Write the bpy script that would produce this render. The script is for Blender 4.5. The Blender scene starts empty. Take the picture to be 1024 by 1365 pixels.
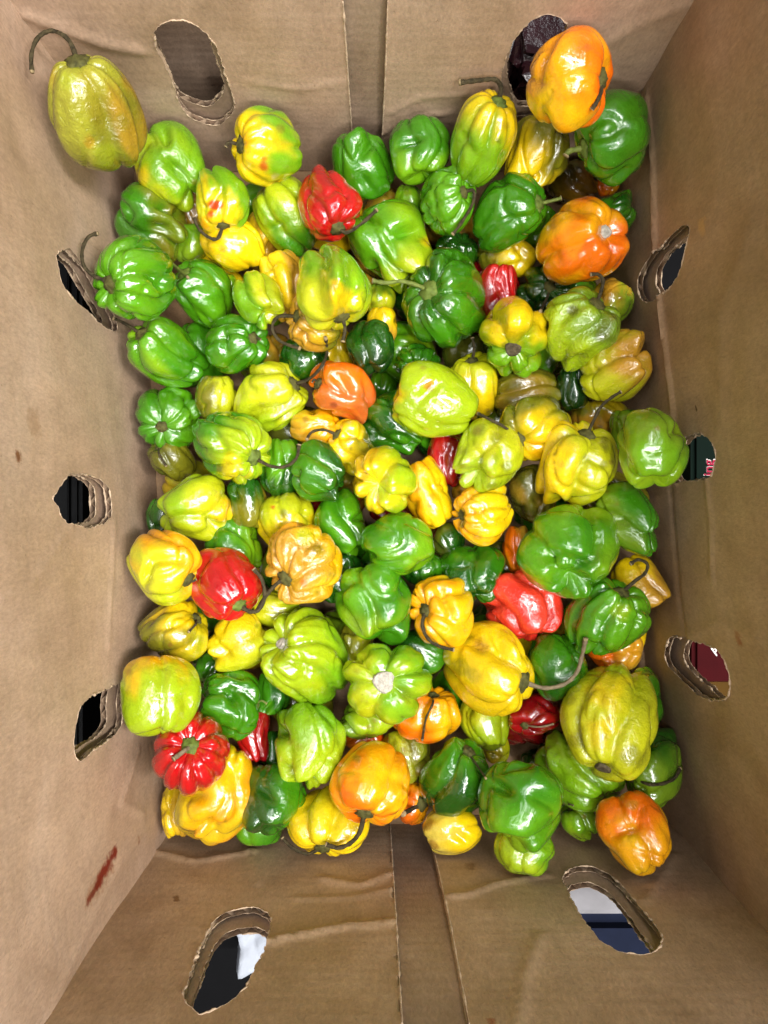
import bpy, bmesh, math, random
import numpy as np
from mathutils import Vector, Matrix
from mathutils.geometry import delaunay_2d_cdt

# ------------------------------------------------------------------ camera
SC = bpy.context.scene
COL = SC.collection
FPX = 1000.0            # focal length in photograph pixels (1024 x 1365)
CAMZ = 0.60             # camera height above the box floor, metres
cam_d = bpy.data.cameras.new('camera')
cam = bpy.data.objects.new('camera', cam_d)
COL.objects.link(cam)
cam.location = (0, 0, CAMZ)
cam.rotation_euler = (0, 0, 0)
cam_d.sensor_fit = 'VERTICAL'
cam_d.sensor_height = 36.0
cam_d.lens = 36.0 * FPX / 1365.0
cam_d.clip_start = 0.01
cam_d.clip_end = 100
SC.camera = cam
SC.render.resolution_x, SC.render.resolution_y = 768, 1024

# ------------------------------------------------------------------ light
W = bpy.data.worlds.new('World')
SC.world = W
W.use_nodes = True
bg = W.node_tree.nodes['Background']
bg.inputs['Color'].default_value = (0.93, 0.96, 1.0, 1)
bg.inputs['Strength'].default_value = 0.09


def tube_lamp(name, loc, sx, sy, power, col, aim):
    l = bpy.data.lights.new(name, 'AREA')
    l.shape = 'RECTANGLE'
    l.size, l.size_y = sx, sy
    l.energy = power
    l.color = col
    o = bpy.data.objects.new(name, l)
    COL.objects.link(o)
    o.location = loc
    d = Vector(aim) - Vector(loc)
    o.rotation_euler = d.to_track_quat('-Z', 'Y').to_euler()
    return o


# rows of fluorescent tubes on the shop ceiling
tube_lamp('ceiling_tube_lamp', (1.05, -0.05, 2.00), 0.19, 1.20, 64, (1.0, 0.98, 0.95), (0, 0, 0))
tube_lamp('ceiling_tube_lamp', (0.40, -0.55, 2.10), 0.13, 1.30, 40, (1.0, 0.985, 0.96), (0, 0, 0))
tube_lamp('ceiling_tube_lamp', (0.25, 1.05, 2.10), 0.11, 1.30, 14, (0.97, 0.985, 1.0), (0, 0, 0))
tube_lamp('ceiling_tube_lamp', (-0.30, 0.10, 2.10), 0.10, 1.30, 13, (0.97, 0.985, 1.0), (0, 0, 0))
tube_lamp('ceiling_tube_lamp', (-1.05, -0.45, 2.00), 0.06, 1.30, 3, (0.97, 0.985, 1.0), (0, 0, 0))
tube_lamp('ceiling_tube_lamp', (0.15, -1.45, 1.95), 1.30, 0.15, 26, (1.0, 0.98, 0.95), (0, 0, 0))

SC.view_settings.view_transform = 'Standard'
SC.view_settings.look = 'None'
SC.view_settings.exposure = -0.2
SC.view_settings.gamma = 1.0
SC.view_settings.use_curve_mapping = False
SC.render.engine = 'CYCLES'
SC.cycles.use_denoising = True
SC.cycles.use_adaptive_sampling = True
SC.cycles.adaptive_threshold = 0.03
SC.cycles.max_bounces = 5
SC.cycles.diffuse_bounces = 2
SC.cycles.glossy_bounces = 2
SC.cycles.sample_clamp_indirect = 6.0


# ------------------------------------------------------------------ helpers
def lin(c):
    out = []
    for v in c[:3]:
        v = v / 255.0
        out.append(v / 12.92 if v <= 0.04045 else ((v + 0.055) / 1.055) ** 2.4)
    return np.array(out)


def rgba(c):
    l = lin(c)
    return (float(l[0]), float(l[1]), float(l[2]), 1.0)


def new_mat(name):
    m = bpy.data.materials.new(name)
    m.use_nodes = True
    nt = m.node_tree
    for n in list(nt.nodes):
        nt.nodes.remove(n)
    out = nt.nodes.new('ShaderNodeOutputMaterial')
    p = nt.nodes.new('ShaderNodeBsdfPrincipled')
    nt.links.new(p.outputs[0], out.inputs[0])
    return m, nt, p


def nd(nt, kind, **kw):
    n = nt.nodes.new(kind)
    for k, v in kw.items():
        if k in n.inputs:
            n.inputs[k].default_value = v
        else:
            setattr(n, k, v)
    return n


def L(nt, a, b):
    nt.links.new(a, b)


def mixc(nt, fac, a, b, blend='MIX'):
    m = nt.nodes.new('ShaderNodeMix')
    m.data_type = 'RGBA'
    m.blend_type = blend
    for sock, v in ((m.inputs[0], fac), (m.inputs[6], a), (m.inputs[7], b)):
        if hasattr(v, 'is_output'):
            nt.links.new(v, sock)
        else:
            sock.default_value = v
    return m.outputs[2]


def ramp(nt, src, stops):
    r = nt.nodes.new('ShaderNodeValToRGB')
    while len(r.color_ramp.elements) < len(stops):
        r.color_ramp.elements.new(0.5)
    for e, (p, c) in zip(r.color_ramp.elements, stops):
        e.position = p
        e.color = c if len(c) == 4 else (*c, 1)
    nt.links.new(src, r.inputs[0])
    return r.outputs[0]


def g1(v):
    return (v, v, v, 1)


def mathn(nt, op, a, b=None, c=None):
    m = nt.nodes.new('ShaderNodeMath')
    m.operation = op
    for i, v in enumerate((a, b, c)):
        if v is None:
            continue
        if hasattr(v, 'is_output'):
            nt.links.new(v, m.inputs[i])
        else:
            m.inputs[i].default_value = v
    return m.outputs[0]


def mesh_obj(name, verts, faces, mat, parent=None, smooth=True):
    me = bpy.data.meshes.new(name)
    me.from_pydata([tuple(map(float, v)) for v in verts], [], faces)
    me.update()
    if smooth:
        me.polygons.foreach_set('use_smooth', [True] * len(me.polygons))
    o = bpy.data.objects.new(name, me)
    if mat is not None:
        me.materials.append(mat)
    COL.objects.link(o)
    o.parent = parent
    return o


def empty(name, loc=(0, 0, 0)):
    o = bpy.data.objects.new(name, None)
    o.empty_display_size = 0.01
    COL.objects.link(o)
    o.location = loc
    return o


def tag(o, label, cat, group=None):
    o['label'] = label
    o['category'] = cat
    if group:
        o['group'] = group
    return o


def tube(points, radii, seg=8, cap=True, closed=False):
    """verts, faces of a tube swept along points"""
    P = [Vector(p) for p in points]
    n = len(P)
    V, F = [], []
    ref = None
    for i in range(n):
        if closed:
            t = (P[(i + 1) % n] - P[i - 1])
        else:
            t = P[min(i + 1, n - 1)] - P[max(i - 1, 0)]
        if t.length < 1e-9:
            t = Vector((0, 0, 1))
        t.normalize()
        if ref is None:
            ref = Vector((0, 0, 1)) if abs(t.z) < 0.9 else Vector((1, 0, 0))
        a = ref - t * ref.dot(t)
        if a.length < 1e-6:
            a = t.orthogonal()
        a.normalize()
        ref = a
        b = t.cross(a)
        for k in range(seg):
            an = 2 * math.pi * k / seg
            V.append(P[i] + (a * math.cos(an) + b * math.sin(an)) * radii[i])
    m = n if closed else n - 1
    for i in range(m):
        for k in range(seg):
            i2 = (i + 1) % n
            F.append((i * seg + k, i * seg + (k + 1) % seg, i2 * seg + (k + 1) % seg, i2 * seg + k))
    if cap and not closed:
        F.append(tuple(range(seg))[::-1])
        F.append(tuple((n - 1) * seg + k for k in range(seg)))
    return V, F


def catmull(pts, per=6, closed=False):
    pts = [np.array(p, float) for p in pts]
    n = len(pts)
    out = []
    segs = n if closed else n - 1
    for i in range(segs):
        if closed:
            p0, p1, p2, p3 = pts[i - 1], pts[i], pts[(i + 1) % n], pts[(i + 2) % n]
        else:
            p0, p1, p2, p3 = pts[max(i - 1, 0)], pts[i], pts[i + 1], pts[min(i + 2, n - 1)]
        for k in range(per):
            t = k / per
            out.append(0.5 * ((2 * p1) + (-p0 + p2) * t + (2 * p0 - 5 * p1 + 4 * p2 - p3) * t * t
                              + (-p0 + 3 * p1 - 3 * p2 + p3) * t ** 3))
    if not closed:
        out.append(pts[-1])
    return out


def ray(px, py):
    """viewing direction (depth 1) through a photograph pixel"""
    return np.array([(px - 512.0) / FPX, (682.5 - py) / FPX, -1.0])


# ------------------------------------------------------------------ materials
def cardboard(name, base, dark, light, corr=0.025, seed=0.0, stains=()):
    m, nt, p = new_mat(name)
    tc = nd(nt, 'ShaderNodeTexCoord')
    mp = nd(nt, 'ShaderNodeMapping')
    mp.inputs['Location'].default_value = (seed, seed * 1.7, seed * 0.6)
    L(nt, tc.outputs['Object'], mp.inputs[0])
    st = nd(nt, 'ShaderNodeMapping')
    st.inputs['Scale'].default_value = (1, 1, 0.45)
    L(nt, mp.outputs[0], st.inputs[0])
    fib = nd(nt, 'ShaderNodeTexNoise', Scale=620.0, Detail=4.0, Roughness=0.7)
    L(nt, st.outputs[0], fib.inputs[0])
    big = nd(nt, 'ShaderNodeTexNoise', Scale=11.0, Detail=6.0, Roughness=0.62, Distortion=0.6)
    L(nt, mp.outputs[0], big.inputs[0])
    mid = nd(nt, 'ShaderNodeTexNoise', Scale=70.0, Detail=6.0, Roughness=0.7)
    L(nt, st.outputs[0], mid.inputs[0])
    c = ramp(nt, big.outputs[0], [(0.3, rgba(dark)), (0.52, rgba(base)), (0.75, rgba(light))])
    c2 = ramp(nt, mid.outputs[0], [(0.25, g1(0.84)), (0.75, g1(1.12))])
    c = mixc(nt, 1.0, c, c2, 'MULTIPLY')
    c3 = ramp(nt, fib.outputs[0], [(0.28, g1(0.80)), (0.72, g1(1.16))])
    c = mixc(nt, 1.0, c, c3, 'MULTIPLY')
    # little dark flecks in the kraft paper
    vo = nd(nt, 'ShaderNodeTexNoise', Scale=420.0, Detail=2.0)
    L(nt, mp.outputs[0], vo.inputs[0])
    fl = ramp(nt, vo.outputs[0], [(0.70, g1(0.0)), (0.76, g1(0.35))])
    c = mixc(nt, fl, c, rgba((92, 64, 40)))
    # splashes of juice with a shape of their own
    for (A_, B_, r, colr, amt) in stains:
        A_, B_ = Vector(A_), Vector(B_)
        D_ = B_ - A_
        vm = nd(nt, 'ShaderNodeVectorMath', operation='SUBTRACT')
        L(nt, tc.outputs['Object'], vm.inputs[0])
        vm.inputs[1].default_value = A_
        dt = nd(nt, 'ShaderNodeVectorMath', operation='DOT_PRODUCT')
        L(nt, vm.outputs[0], dt.inputs[0])
        dt.inputs[1].default_value = D_ / max(D_.length_squared, 1e-9)
        cl = mathn(nt, 'ADD', dt.outputs['Value'], 0.0)
        cl.node.use_clamp = True
        sc = nd(nt, 'ShaderNodeVectorMath', operation='SCALE')
        sc.inputs[0].default_value = D_
        L(nt, cl, sc.inputs['Scale'])
        df = nd(nt, 'ShaderNodeVectorMath', operation='SUBTRACT')
        L(nt, vm.outputs[0], df.inputs[0])
        L(nt, sc.outputs[0], df.inputs[1])
        ln = nd(nt, 'ShaderNodeVectorMath', operation='LENGTH')
        L(nt, df.outputs[0], ln.inputs[0])
        ns = nd(nt, 'ShaderNodeTexNoise', Scale=150.0, Detail=5.0, Roughness=0.7)
        L(nt, tc.outputs['Object'], ns.inputs[0])
        d = mathn(nt, 'DIVIDE', ln.outputs['Value'], r)
        d = mathn(nt, 'ADD', d, mathn(nt, 'MULTIPLY', mathn(nt, 'SUBTRACT', ns.outputs[0], 0.5), 2.5))
        k = ramp(nt, d, [(0.30, g1(amt)), (0.62, g1(amt * 0.55)), (0.85, g1(0.0))])
        c = mixc(nt, k, c, rgba(colr))
    L(nt, c, p.inputs['Base Color'])
    p.inputs['Roughness'].default_value = 0.55
    p.inputs['Specular IOR Level'].default_value = 0.35
    # crumple relief
    cr = nd(nt, 'ShaderNodeTexNoise', Scale=26.0, Detail=5.0, Roughness=0.55, Distortion=1.2)
    L(nt, mp.outputs[0], cr.inputs[0])
    b1 = nd(nt, 'ShaderNodeBump', Strength=0.07, Distance=0.003)
    L(nt, cr.outputs[0], b1.inputs['Height'])
    b2 = nd(nt, 'ShaderNodeBump', Strength=0.30, Distance=0.0006)
    L(nt, fib.outputs[0], b2.inputs['Height'])
    L(nt, b1.outputs[0], b2.inputs['Normal'])
    rg = nd(nt, 'ShaderNodeTexNoise', Scale=7.0, Detail=3.0, Roughness=0.45, Distortion=0.4)
    rg.noise_type = 'RIDGED_MULTIFRACTAL'
    rm = nd(nt, 'ShaderNodeMapping')
    rm.inputs['Scale'].default_value = (1.0, 1.0, 1.9)
    L(nt, mp.outputs[0], rm.inputs[0])
    L(nt, rm.outputs[0], rg.inputs[0])
    kn = ramp(nt, rg.outputs[0], [(0.45, g1(0.0)), (0.95, g1(1.0))])
    b4 = nd(nt, 'ShaderNodeBump', Strength=0.20, Distance=0.003)
    L(nt, kn, b4.inputs['Height'])
    L(nt, b2.outputs[0], b4.inputs['Normal'])
    b2 = b4
    last = b2
    if corr:
        sep = nd(nt, 'ShaderNodeSeparateXYZ')
        L(nt, tc.outputs['Object'], sep.inputs[0])
        wob = mathn(nt, 'ADD', sep.outputs[2], mathn(nt, 'MULTIPLY', mid.outputs[0], 0.002))
        wv = mathn(nt, 'SINE', mathn(nt, 'MULTIPLY', wob, 2 * math.pi / 0.0085))
        b3 = nd(nt, 'ShaderNodeBump', Strength=corr, Distance=0.0008)
        L(nt, wv, b3.inputs['Height'])
        L(nt, b2.outputs[0], b3.inputs['Normal'])
        last = b3
    L(nt, last.outputs[0], p.inputs['Normal'])
    return m


def plain(name, col, rough=0.5, spec=0.4, var=0.15, scale=60.0, bump=0.0, emis=None):
    m, nt, p = new_mat(name)
    tc = nd(nt, 'ShaderNodeTexCoord')
    n = nd(nt, 'ShaderNodeTexNoise', Scale=scale, Detail=5.0, Roughness=0.6)
    L(nt, tc.outputs['Object'], n.inputs[0])
    k = ramp(nt, n.outputs[0], [(0.3, g1(1 - var)), (0.7, g1(1 + var))])
    L(nt, mixc(nt, 1.0, rgba(col), k, 'MULTIPLY'), p.inputs['Base Color'])
    p.inputs['Roughness'].default_value = rough
    p.inputs['Specular IOR Level'].default_value = spec
    if bump:
        b = nd(nt, 'ShaderNodeBump', Strength=bump, Distance=0.003)
        L(nt, n.outputs[0], b.inputs['Height'])
        L(nt, b.outputs[0], p.inputs['Normal'])
    return m


def pepper_skin():
    m, nt, p = new_mat('pepper_skin')
    at = nd(nt, 'ShaderNodeAttribute', attribute_name='skin')
    wr = nd(nt, 'ShaderNodeAttribute', attribute_name='wrinkle')
    tc = nd(nt, 'ShaderNodeTexCoord')
    n1 = nd(nt, 'ShaderNodeTexNoise', Scale=130.0, Detail=6.0, Roughness=0.65)
    L(nt, tc.outputs['Object'], n1.inputs[0])
    k = ramp(nt, n1.outputs[0], [(0.28, g1(0.88)), (0.72, g1(1.12))])
    c = mixc(nt, 1.0, at.outputs['Color'], k, 'MULTIPLY')
    n0 = nd(nt, 'ShaderNodeTexNoise', Scale=900.0, Detail=2.0)
    L(nt, tc.outputs['Object'], n0.inputs[0])
    k0 = ramp(nt, n0.outputs[0], [(0.3, g1(0.93)), (0.7, g1(1.07))])
    c = mixc(nt, 1.0, c, k0, 'MULTIPLY')
    # small brown pin-prick marks
    v = nd(nt, 'ShaderNodeTexVoronoi', Scale=85.0)
    L(nt, tc.outputs['Object'], v.inputs[0])
    n2 = nd(nt, 'ShaderNodeTexNoise', Scale=40.0)
    L(nt, tc.outputs['Object'], n2.inputs[0])
    sp = ramp(nt, v.outputs['Distance'], [(0.05, g1(1.0)), (0.10, g1(0.0))])
    sm = ramp(nt, n2.outputs[0], [(0.56, g1(0.0)), (0.64, g1(0.55))])
    c = mixc(nt, mixc(nt, 1.0, sp, sm, 'MULTIPLY'), c, rgba((86, 66, 22)))
    # dull brown scuffs where the skin has shrivelled
    n5 = nd(nt, 'ShaderNodeTexNoise', Scale=60.0, Detail=7.0, Roughness=0.72, Distortion=0.8)
    L(nt, tc.outputs['Object'], n5.inputs[0])
    s5 = ramp(nt, n5.outputs[0], [(0.56, g1(0.0)), (0.70, g1(1.0))])
    wv_ = mathn(nt, 'MULTIPLY', mathn(nt, 'SUBTRACT', wr.outputs['Fac'], 0.20), 0.85)
    wv_.node.use_clamp = True
    c = mixc(nt, mathn(nt, 'MULTIPLY', s5, wv_), c, rgba((112, 84, 34)))
    L(nt, c, p.inputs['Base Color'])
    p.inputs['Specular IOR Level'].default_value = 0.8
    rr = ramp(nt, n1.outputs[0], [(0.3, g1(0.10)), (0.75, g1(0.20))])
    L(nt, mathn(nt, 'ADD', rr, mathn(nt, 'MULTIPLY', wr.outputs['Fac'], 0.06)), p.inputs['Roughness'])
    p.inputs['Coat Weight'].default_value = 0.6
    p.inputs['Coat Roughness'].default_value = 0.06
    oi = nd(nt, 'ShaderNodeObjectInfo')
    rsrc = p.inputs['Roughness'].links[0].from_socket
    L(nt, mathn(nt, 'ADD', rsrc, mathn(nt, 'MULTIPLY', oi.outputs['Random'], 0.10)), p.inputs['Roughness'])
    L(nt, mathn(nt, 'SUBTRACT', 0.9, mathn(nt, 'MULTIPLY', oi.outputs['Random'], 0.5)), p.inputs['Coat Weight'])
    b1n = nd(nt, 'ShaderNodeTexNoise', Scale=85.0, Detail=3.0, Roughness=0.5, Distortion=0.5)
    L(nt, tc.outputs['Object'], b1n.inputs[0])
    b1 = nd(nt, 'ShaderNodeBump', Strength=0.42, Distance=0.0035)
    L(nt, b1n.outputs[0], b1.inputs['Height'])
    b2n = nd(nt, 'ShaderNodeTexNoise', Scale=240.0, Detail=4.0, Roughness=0.55, Distortion=1.0)
    L(nt, tc.outputs['Object'], b2n.inputs[0])
    b2 = nd(nt, 'ShaderNodeBump', Distance=0.0022)
    L(nt, wr.outputs['Fac'], b2.inputs['Strength'])
    L(nt, b2n.outputs[0], b2.inputs['Height'])
    L(nt, b1.outputs[0], b2.inputs['Normal'])
    L(nt, b2.outputs[0], p.inputs['Normal'])
    return m


def wall_pt(px, py, P, Q):
    """where the ray through a pixel meets the upright wall plane over the line P-Q"""
    d = ray(px, py)
    e = np.array(Q) - np.array(P)
    nrm = np.array([-e[1], e[0]])
    t = nrm.dot(np.array(P)) / nrm.dot(d[:2])
    return np.array([d[0] * t, d[1] * t, CAMZ - t])


# inside corners of the carton on its floor (it is racked a little out of square)
TL, TR = (-0.199, 0.272), (0.166, 0.272)
BL, BR = (-0.162, -0.242), (0.222, -0.242)
WALL_H = 0.315


def stain(px, py, P, Q, r, col, amt, to=None):
    A_ = wall_pt(px, py, P, Q)
    B_ = wall_pt(*(to or (px + 1, py + 4)), P, Q)
    return (tuple(map(float, A_)), tuple(map(float, B_)), r, col, amt)


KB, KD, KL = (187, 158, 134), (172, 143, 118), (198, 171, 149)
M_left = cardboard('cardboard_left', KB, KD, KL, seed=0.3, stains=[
    stain(147, 1150, TL, BL, 0.0085, (146, 100, 66), 0.5, (122, 1196)),
    stain(152, 1137, TL, BL, 0.0062, (118, 22, 8), 0.95, (133, 1176)),
    stain(133, 1176, TL, BL, 0.0034, (112, 34, 14), 0.9, (120, 1202)),
    stain(182, 1118, TL, BL, 0.003, (124, 62, 34), 0.7),
    stain(25, 607, TL, BL, 0.004, (112, 62, 28), 0.9),
    stain(45, 560, TL, BL, 0.010, (140, 100, 62), 0.35)])
M_right = cardboard('cardboard_right', (172, 142, 112), (157, 127, 96), (184, 155, 127), seed=2.1, stains=[  # same board as the left; weaker light here put into darker tones
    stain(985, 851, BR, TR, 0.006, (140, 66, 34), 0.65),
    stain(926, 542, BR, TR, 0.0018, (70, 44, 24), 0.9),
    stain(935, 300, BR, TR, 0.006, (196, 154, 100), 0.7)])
M_top = cardboard('cardboard_top', KB, KD, KL, seed=4.4)
M_bot = cardboard('cardboard_bottom', (178, 149, 120), (162, 133, 103), (190, 163, 135), seed=6.2, stains=[  # near wall, its dimmer light also worked into the base tones
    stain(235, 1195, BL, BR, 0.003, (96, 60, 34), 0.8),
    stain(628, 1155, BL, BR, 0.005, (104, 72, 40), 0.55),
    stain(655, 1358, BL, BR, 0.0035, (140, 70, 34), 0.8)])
M_outer = cardboard('cardboard_outer_layer', (174, 148, 126), (160, 134, 112), (188, 163, 141), corr=0.05, seed=8.0)
M_floor = cardboard('cardboard_floor', (150, 118, 84), (132, 102, 70), (164, 132, 98), seed=9.5)
M_edge = plain('torn_paper_edge', (190, 166, 140), 0.85, 0.2, 0.3, 300.0)
M_flute = plain('fluting_paper', (188, 162, 136), 0.85, 0.2, 0.2, 300.0)
M_skin = pepper_skin()


# ------------------------------------------------------------------ the shop floor
g = mesh_obj('ground', [(-3, -3, -0.012), (3, -3, -0.012), (3, 3, -0.012), (-3, 3, -0.012)], [(0, 1, 2, 3)],
             plain('dark_floor', (9, 9, 11), 0.8, 0.1, 0.3, 14.0, 0.2))
g['kind'] = 'structure'

# ------------------------------------------------------------------ the carton
box = empty('cardboard_box', (0, 0, 0))
tag(box, 'open brown corrugated cardboard carton with oval holes holding the peppers', 'box')
rng = random.Random(5)


def in_poly(pts, poly):
    x, y = pts[:, 0], pts[:, 1]
    ins = np.zeros(len(pts), bool)
    n = len(poly)
    j = n - 1
    for i in range(n):
        xi, yi = poly[i]
        xj, yj = poly[j]
        c = ((yi > y) != (yj > y)) & (x < (xj - xi) * (y - yi) / (yj - yi + 1e-12) + xi)
        ins ^= c
        j = i
    return ins


def resample(poly, step, closed=True):
    poly = [np.array(p, float) for p in poly]
    if closed:
        poly = poly + [poly[0]]
    out = []
    carry = 0.0
    for a, b in zip(poly[:-1], poly[1:]):
        l = np.linalg.norm(b - a)
        d = carry
        while d < l:
            out.append(a + (b - a) * d / l)
            d += step
        carry = d - l
    return np.array(out)


def board_mesh(outer, holes, relief, step=0.0030):
    """triangulated sheet in (u, z) with holes; returns 2-D points, faces"""
    ob = resample(outer, step)
    lo, hi = ob.min(0), ob.max(0)
    gx = np.arange(lo[0] + step / 2, hi[0], step)
    gy = np.arange(lo[1] + step / 2, hi[1], step)
    G = np.stack(np.meshgrid(gx, gy), -1).reshape(-1, 2)
    G = G + (np.random.RandomState(3).rand(*G.shape) - 0.5) * step * 0.35
    keep = in_poly(G, ob)
    for loop in [ob] + holes:
        for s in range(0, len(loop), 40):
            d = np.min(np.linalg.norm(G[:, None, :] - loop[None, s:s + 40, :], axis=2), axis=1)
            keep &= d > step * 0.45
    for h in holes:
        keep &= ~in_poly(G, h)
    G = G[keep]
    pts, edges = [], []
    for loop in [ob] + holes:
        s = len(pts)
        pts += [tuple(q) for q in loop]
        n = len(loop)
        edges += [(s + i, s + (i + 1) % n) for i in range(n)]
    pts += [tuple(q) for q in G]
    r = delaunay_2d_cdt([Vector(q) for q in pts], edges, [], 0, 1e-6)
    V = np.array([tuple(v) for v in r[0]])
    F = np.array([f for f in r[2] if len(f) == 3])
    cen = V[F].mean(1)
    ok = in_poly(cen, ob)
    for h in holes:
        ok &= ~in_poly(cen, h)
    return V, F[ok]


class WallFrame:
    def __init__(s, P, Q):
        s.P, s.Q = np.array(P), np.array(Q)
        e = s.Q - s.P
        s.len = np.linalg.norm(e)
        s.dir = e / s.len
        n = np.array([s.dir[1], -s.dir[0]])
        if n.dot(s.P) < 0:
            n = -n
        s.out = n

    def uz(s, px, py):
        w = wall_pt(px, py, s.P, s.Q)
        return np.array([(w[:2] - s.P).dot(s.dir), w[2]])

    def pt(s, u, z, off):
        u, z, off = np.broadcast_arrays(u, z, off)
        xy = s.P[None, :] + u[:, None] * s.dir[None, :] + off[:, None] * s.out[None, :]
        return np.column_stack([xy, z])


def make_relief(frame, seed, creases, amp=0.00038):
    r = np.random.RandomState(seed)
    waves = [(r.uniform(-1, 1) * 40, r.uniform(-1, 1) * 40, r.uniform(0, 6.28), r.uniform(0.4, 1)) for _ in range(9)]
    waves += [(r.uniform(-1, 1) * 150, r.uniform(-1, 1) * 150, r.uniform(0, 6.28), r.uniform(0.05, .22)) for _ in range(12)]

    def f(u, z):
        o = np.zeros_like(u)
        for a, b, c, k in waves:
            o = o + amp * k * np.sin(a * u + b * z + c)
        for pts, h, w in creases:                    # raised or sunken fold lines
            q = [frame.uz(*p_) for p_ in pts]
            best = np.full_like(u, 9.0)
            for A, B in zip(q[:-1], q[1:]):
                d = B - A
                t = np.clip(((u - A[0]) * d[0] + (z - A[1]) * d[1]) / (d.dot(d) + 1e-12), 0, 1)
                best = np.minimum(best, np.hypot(u - A[0] - t * d[0], z - A[1] - t * d[1]))
            o = o - h * np.exp(-(best / w) ** 1.6)
        return o
    return f


def hole_loop(frame, pxs, jit=0.00028, seed=1):
    pts = catmull([frame.uz(*p) for p in pxs], 6, True)
    lp = resample(pts, 0.0011)
    r = np.random.RandomState(seed)
    d = r.randn(len(lp), 2)
    d = (d + np.roll(d, 1, 0) + np.roll(d, -1, 0)) / 1.7
    return lp + d * jit


def shrink(lp, s, du, dz):
    c = lp.mean(0)
    return (lp - c) * s + c + np.array([du, dz])


def board(name, frame, outer, holes, off0, thick, mat, relief, label=None, flutes=True, lam=0.0085, edges=()):
    V, F = board_mesh(outer, holes, relief)
    n = len(V)
    o = off0 + relief(V[:, 0], V[:, 1])
    A = frame.pt(V[:, 0], V[:, 1], o)
    B = frame.pt(V[:, 0], V[:, 1], o + thick)
    # close the outside rim
    faces = [tuple(int(q) for q in f) for f in F] + [tuple(int(q) + n for q in f[::-1]) for f in F]
    nb = len(resample(outer, 0.0030))
    faces += [(i, (i + 1) % nb, (i + 1) % nb + n, i + n) for i in range(nb)]
    ob = mesh_obj(name, np.vstack([A, B]), faces, mat, box)
    bm = bmesh.new()
    bm.from_mesh(ob.data)
    bmesh.ops.recalc_face_normals(bm, faces=bm.faces)
    for e in bm.edges:
        if len(e.link_faces) == 2 and e.link_faces[0].normal.dot(e.link_faces[1].normal) < 0.5:
            e.smooth = False
    bm.to_mesh(ob.data)
    bm.free()
    if label:
        ob['label'] = label
    r = np.random.RandomState(len(V))
    for h in holes:
        c = h.mean(0)
        nrm = h - c
        nrm /= np.linalg.norm(nrm, axis=1)[:, None]
        if flutes:
            VV, FF = [], []
            m = len(h)
            for ring in range(4):
                q = h + nrm * (0.0001 + ring * 0.003)
                w = 0.5 + 0.46 * np.sin(2 * math.pi * q[:, 0] / lam)
                VV.append(frame.pt(q[:, 0], q[:, 1], off0 + relief(q[:, 0], q[:, 1]) + thick * w))
            for k in range(3):
                FF += [(k * m + i, k * m + (i + 1) % m, (k + 1) * m + (i + 1) % m, (k + 1) * m + i) for i in range(m)]
            mesh_obj('fluting', np.vstack(VV), FF, M_flute, ob)
        for t in (0.0, thick):                        # fuzzy torn lips of both liners
            q = h + nrm * r.uniform(-0.0001, 0.0003, (len(h), 1))
            pts = frame.pt(q[:, 0], q[:, 1], off0 + t + relief(q[:, 0], q[:, 1]))
            rad = np.abs((0.00034 if t == 0 else 0.0002) + 0.00026 * r.randn(len(h)))
            rad = (rad + np.roll(rad, 1) + np.roll(rad, 2)) / 3
            lf = r.randn(len(h))
            lf = np.convolve(np.concatenate([lf, lf, lf]), np.ones(9) / 3, 'same')[len(h):2 * len(h)]
            rad = rad * np.clip(0.75 + 0.75 * lf, 0.15, 2.2) + 0.00004
            VV, FF = tube(pts, rad, 6, closed=True)
            mesh_obj('torn_lip', VV, FF, M_edge, ob)
    for e in edges:                                   # cut edges of the flaps
        q = resample([frame.uz(*p) for p in e], 0.0016, closed=False)
        for t in (0.0, thick):
            pts = frame.pt(q[:, 0], q[:, 1], off0 + t + relief(q[:, 0], q[:, 1]))
            rad = np.abs(0.00034 + 0.0003 * r.randn(len(q))) + 0.0001
            rad = (rad + np.roll(rad, 1) + np.roll(rad, 2)) / 3
            VV, FF = tube(pts, rad, 6)
            mesh_obj('torn_lip', VV, FF, M_edge, ob)
    return ob


def zx(lst, ox, oy, s):
    return [(ox + a / s, oy + b / s) for a, b in lst]


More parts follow.
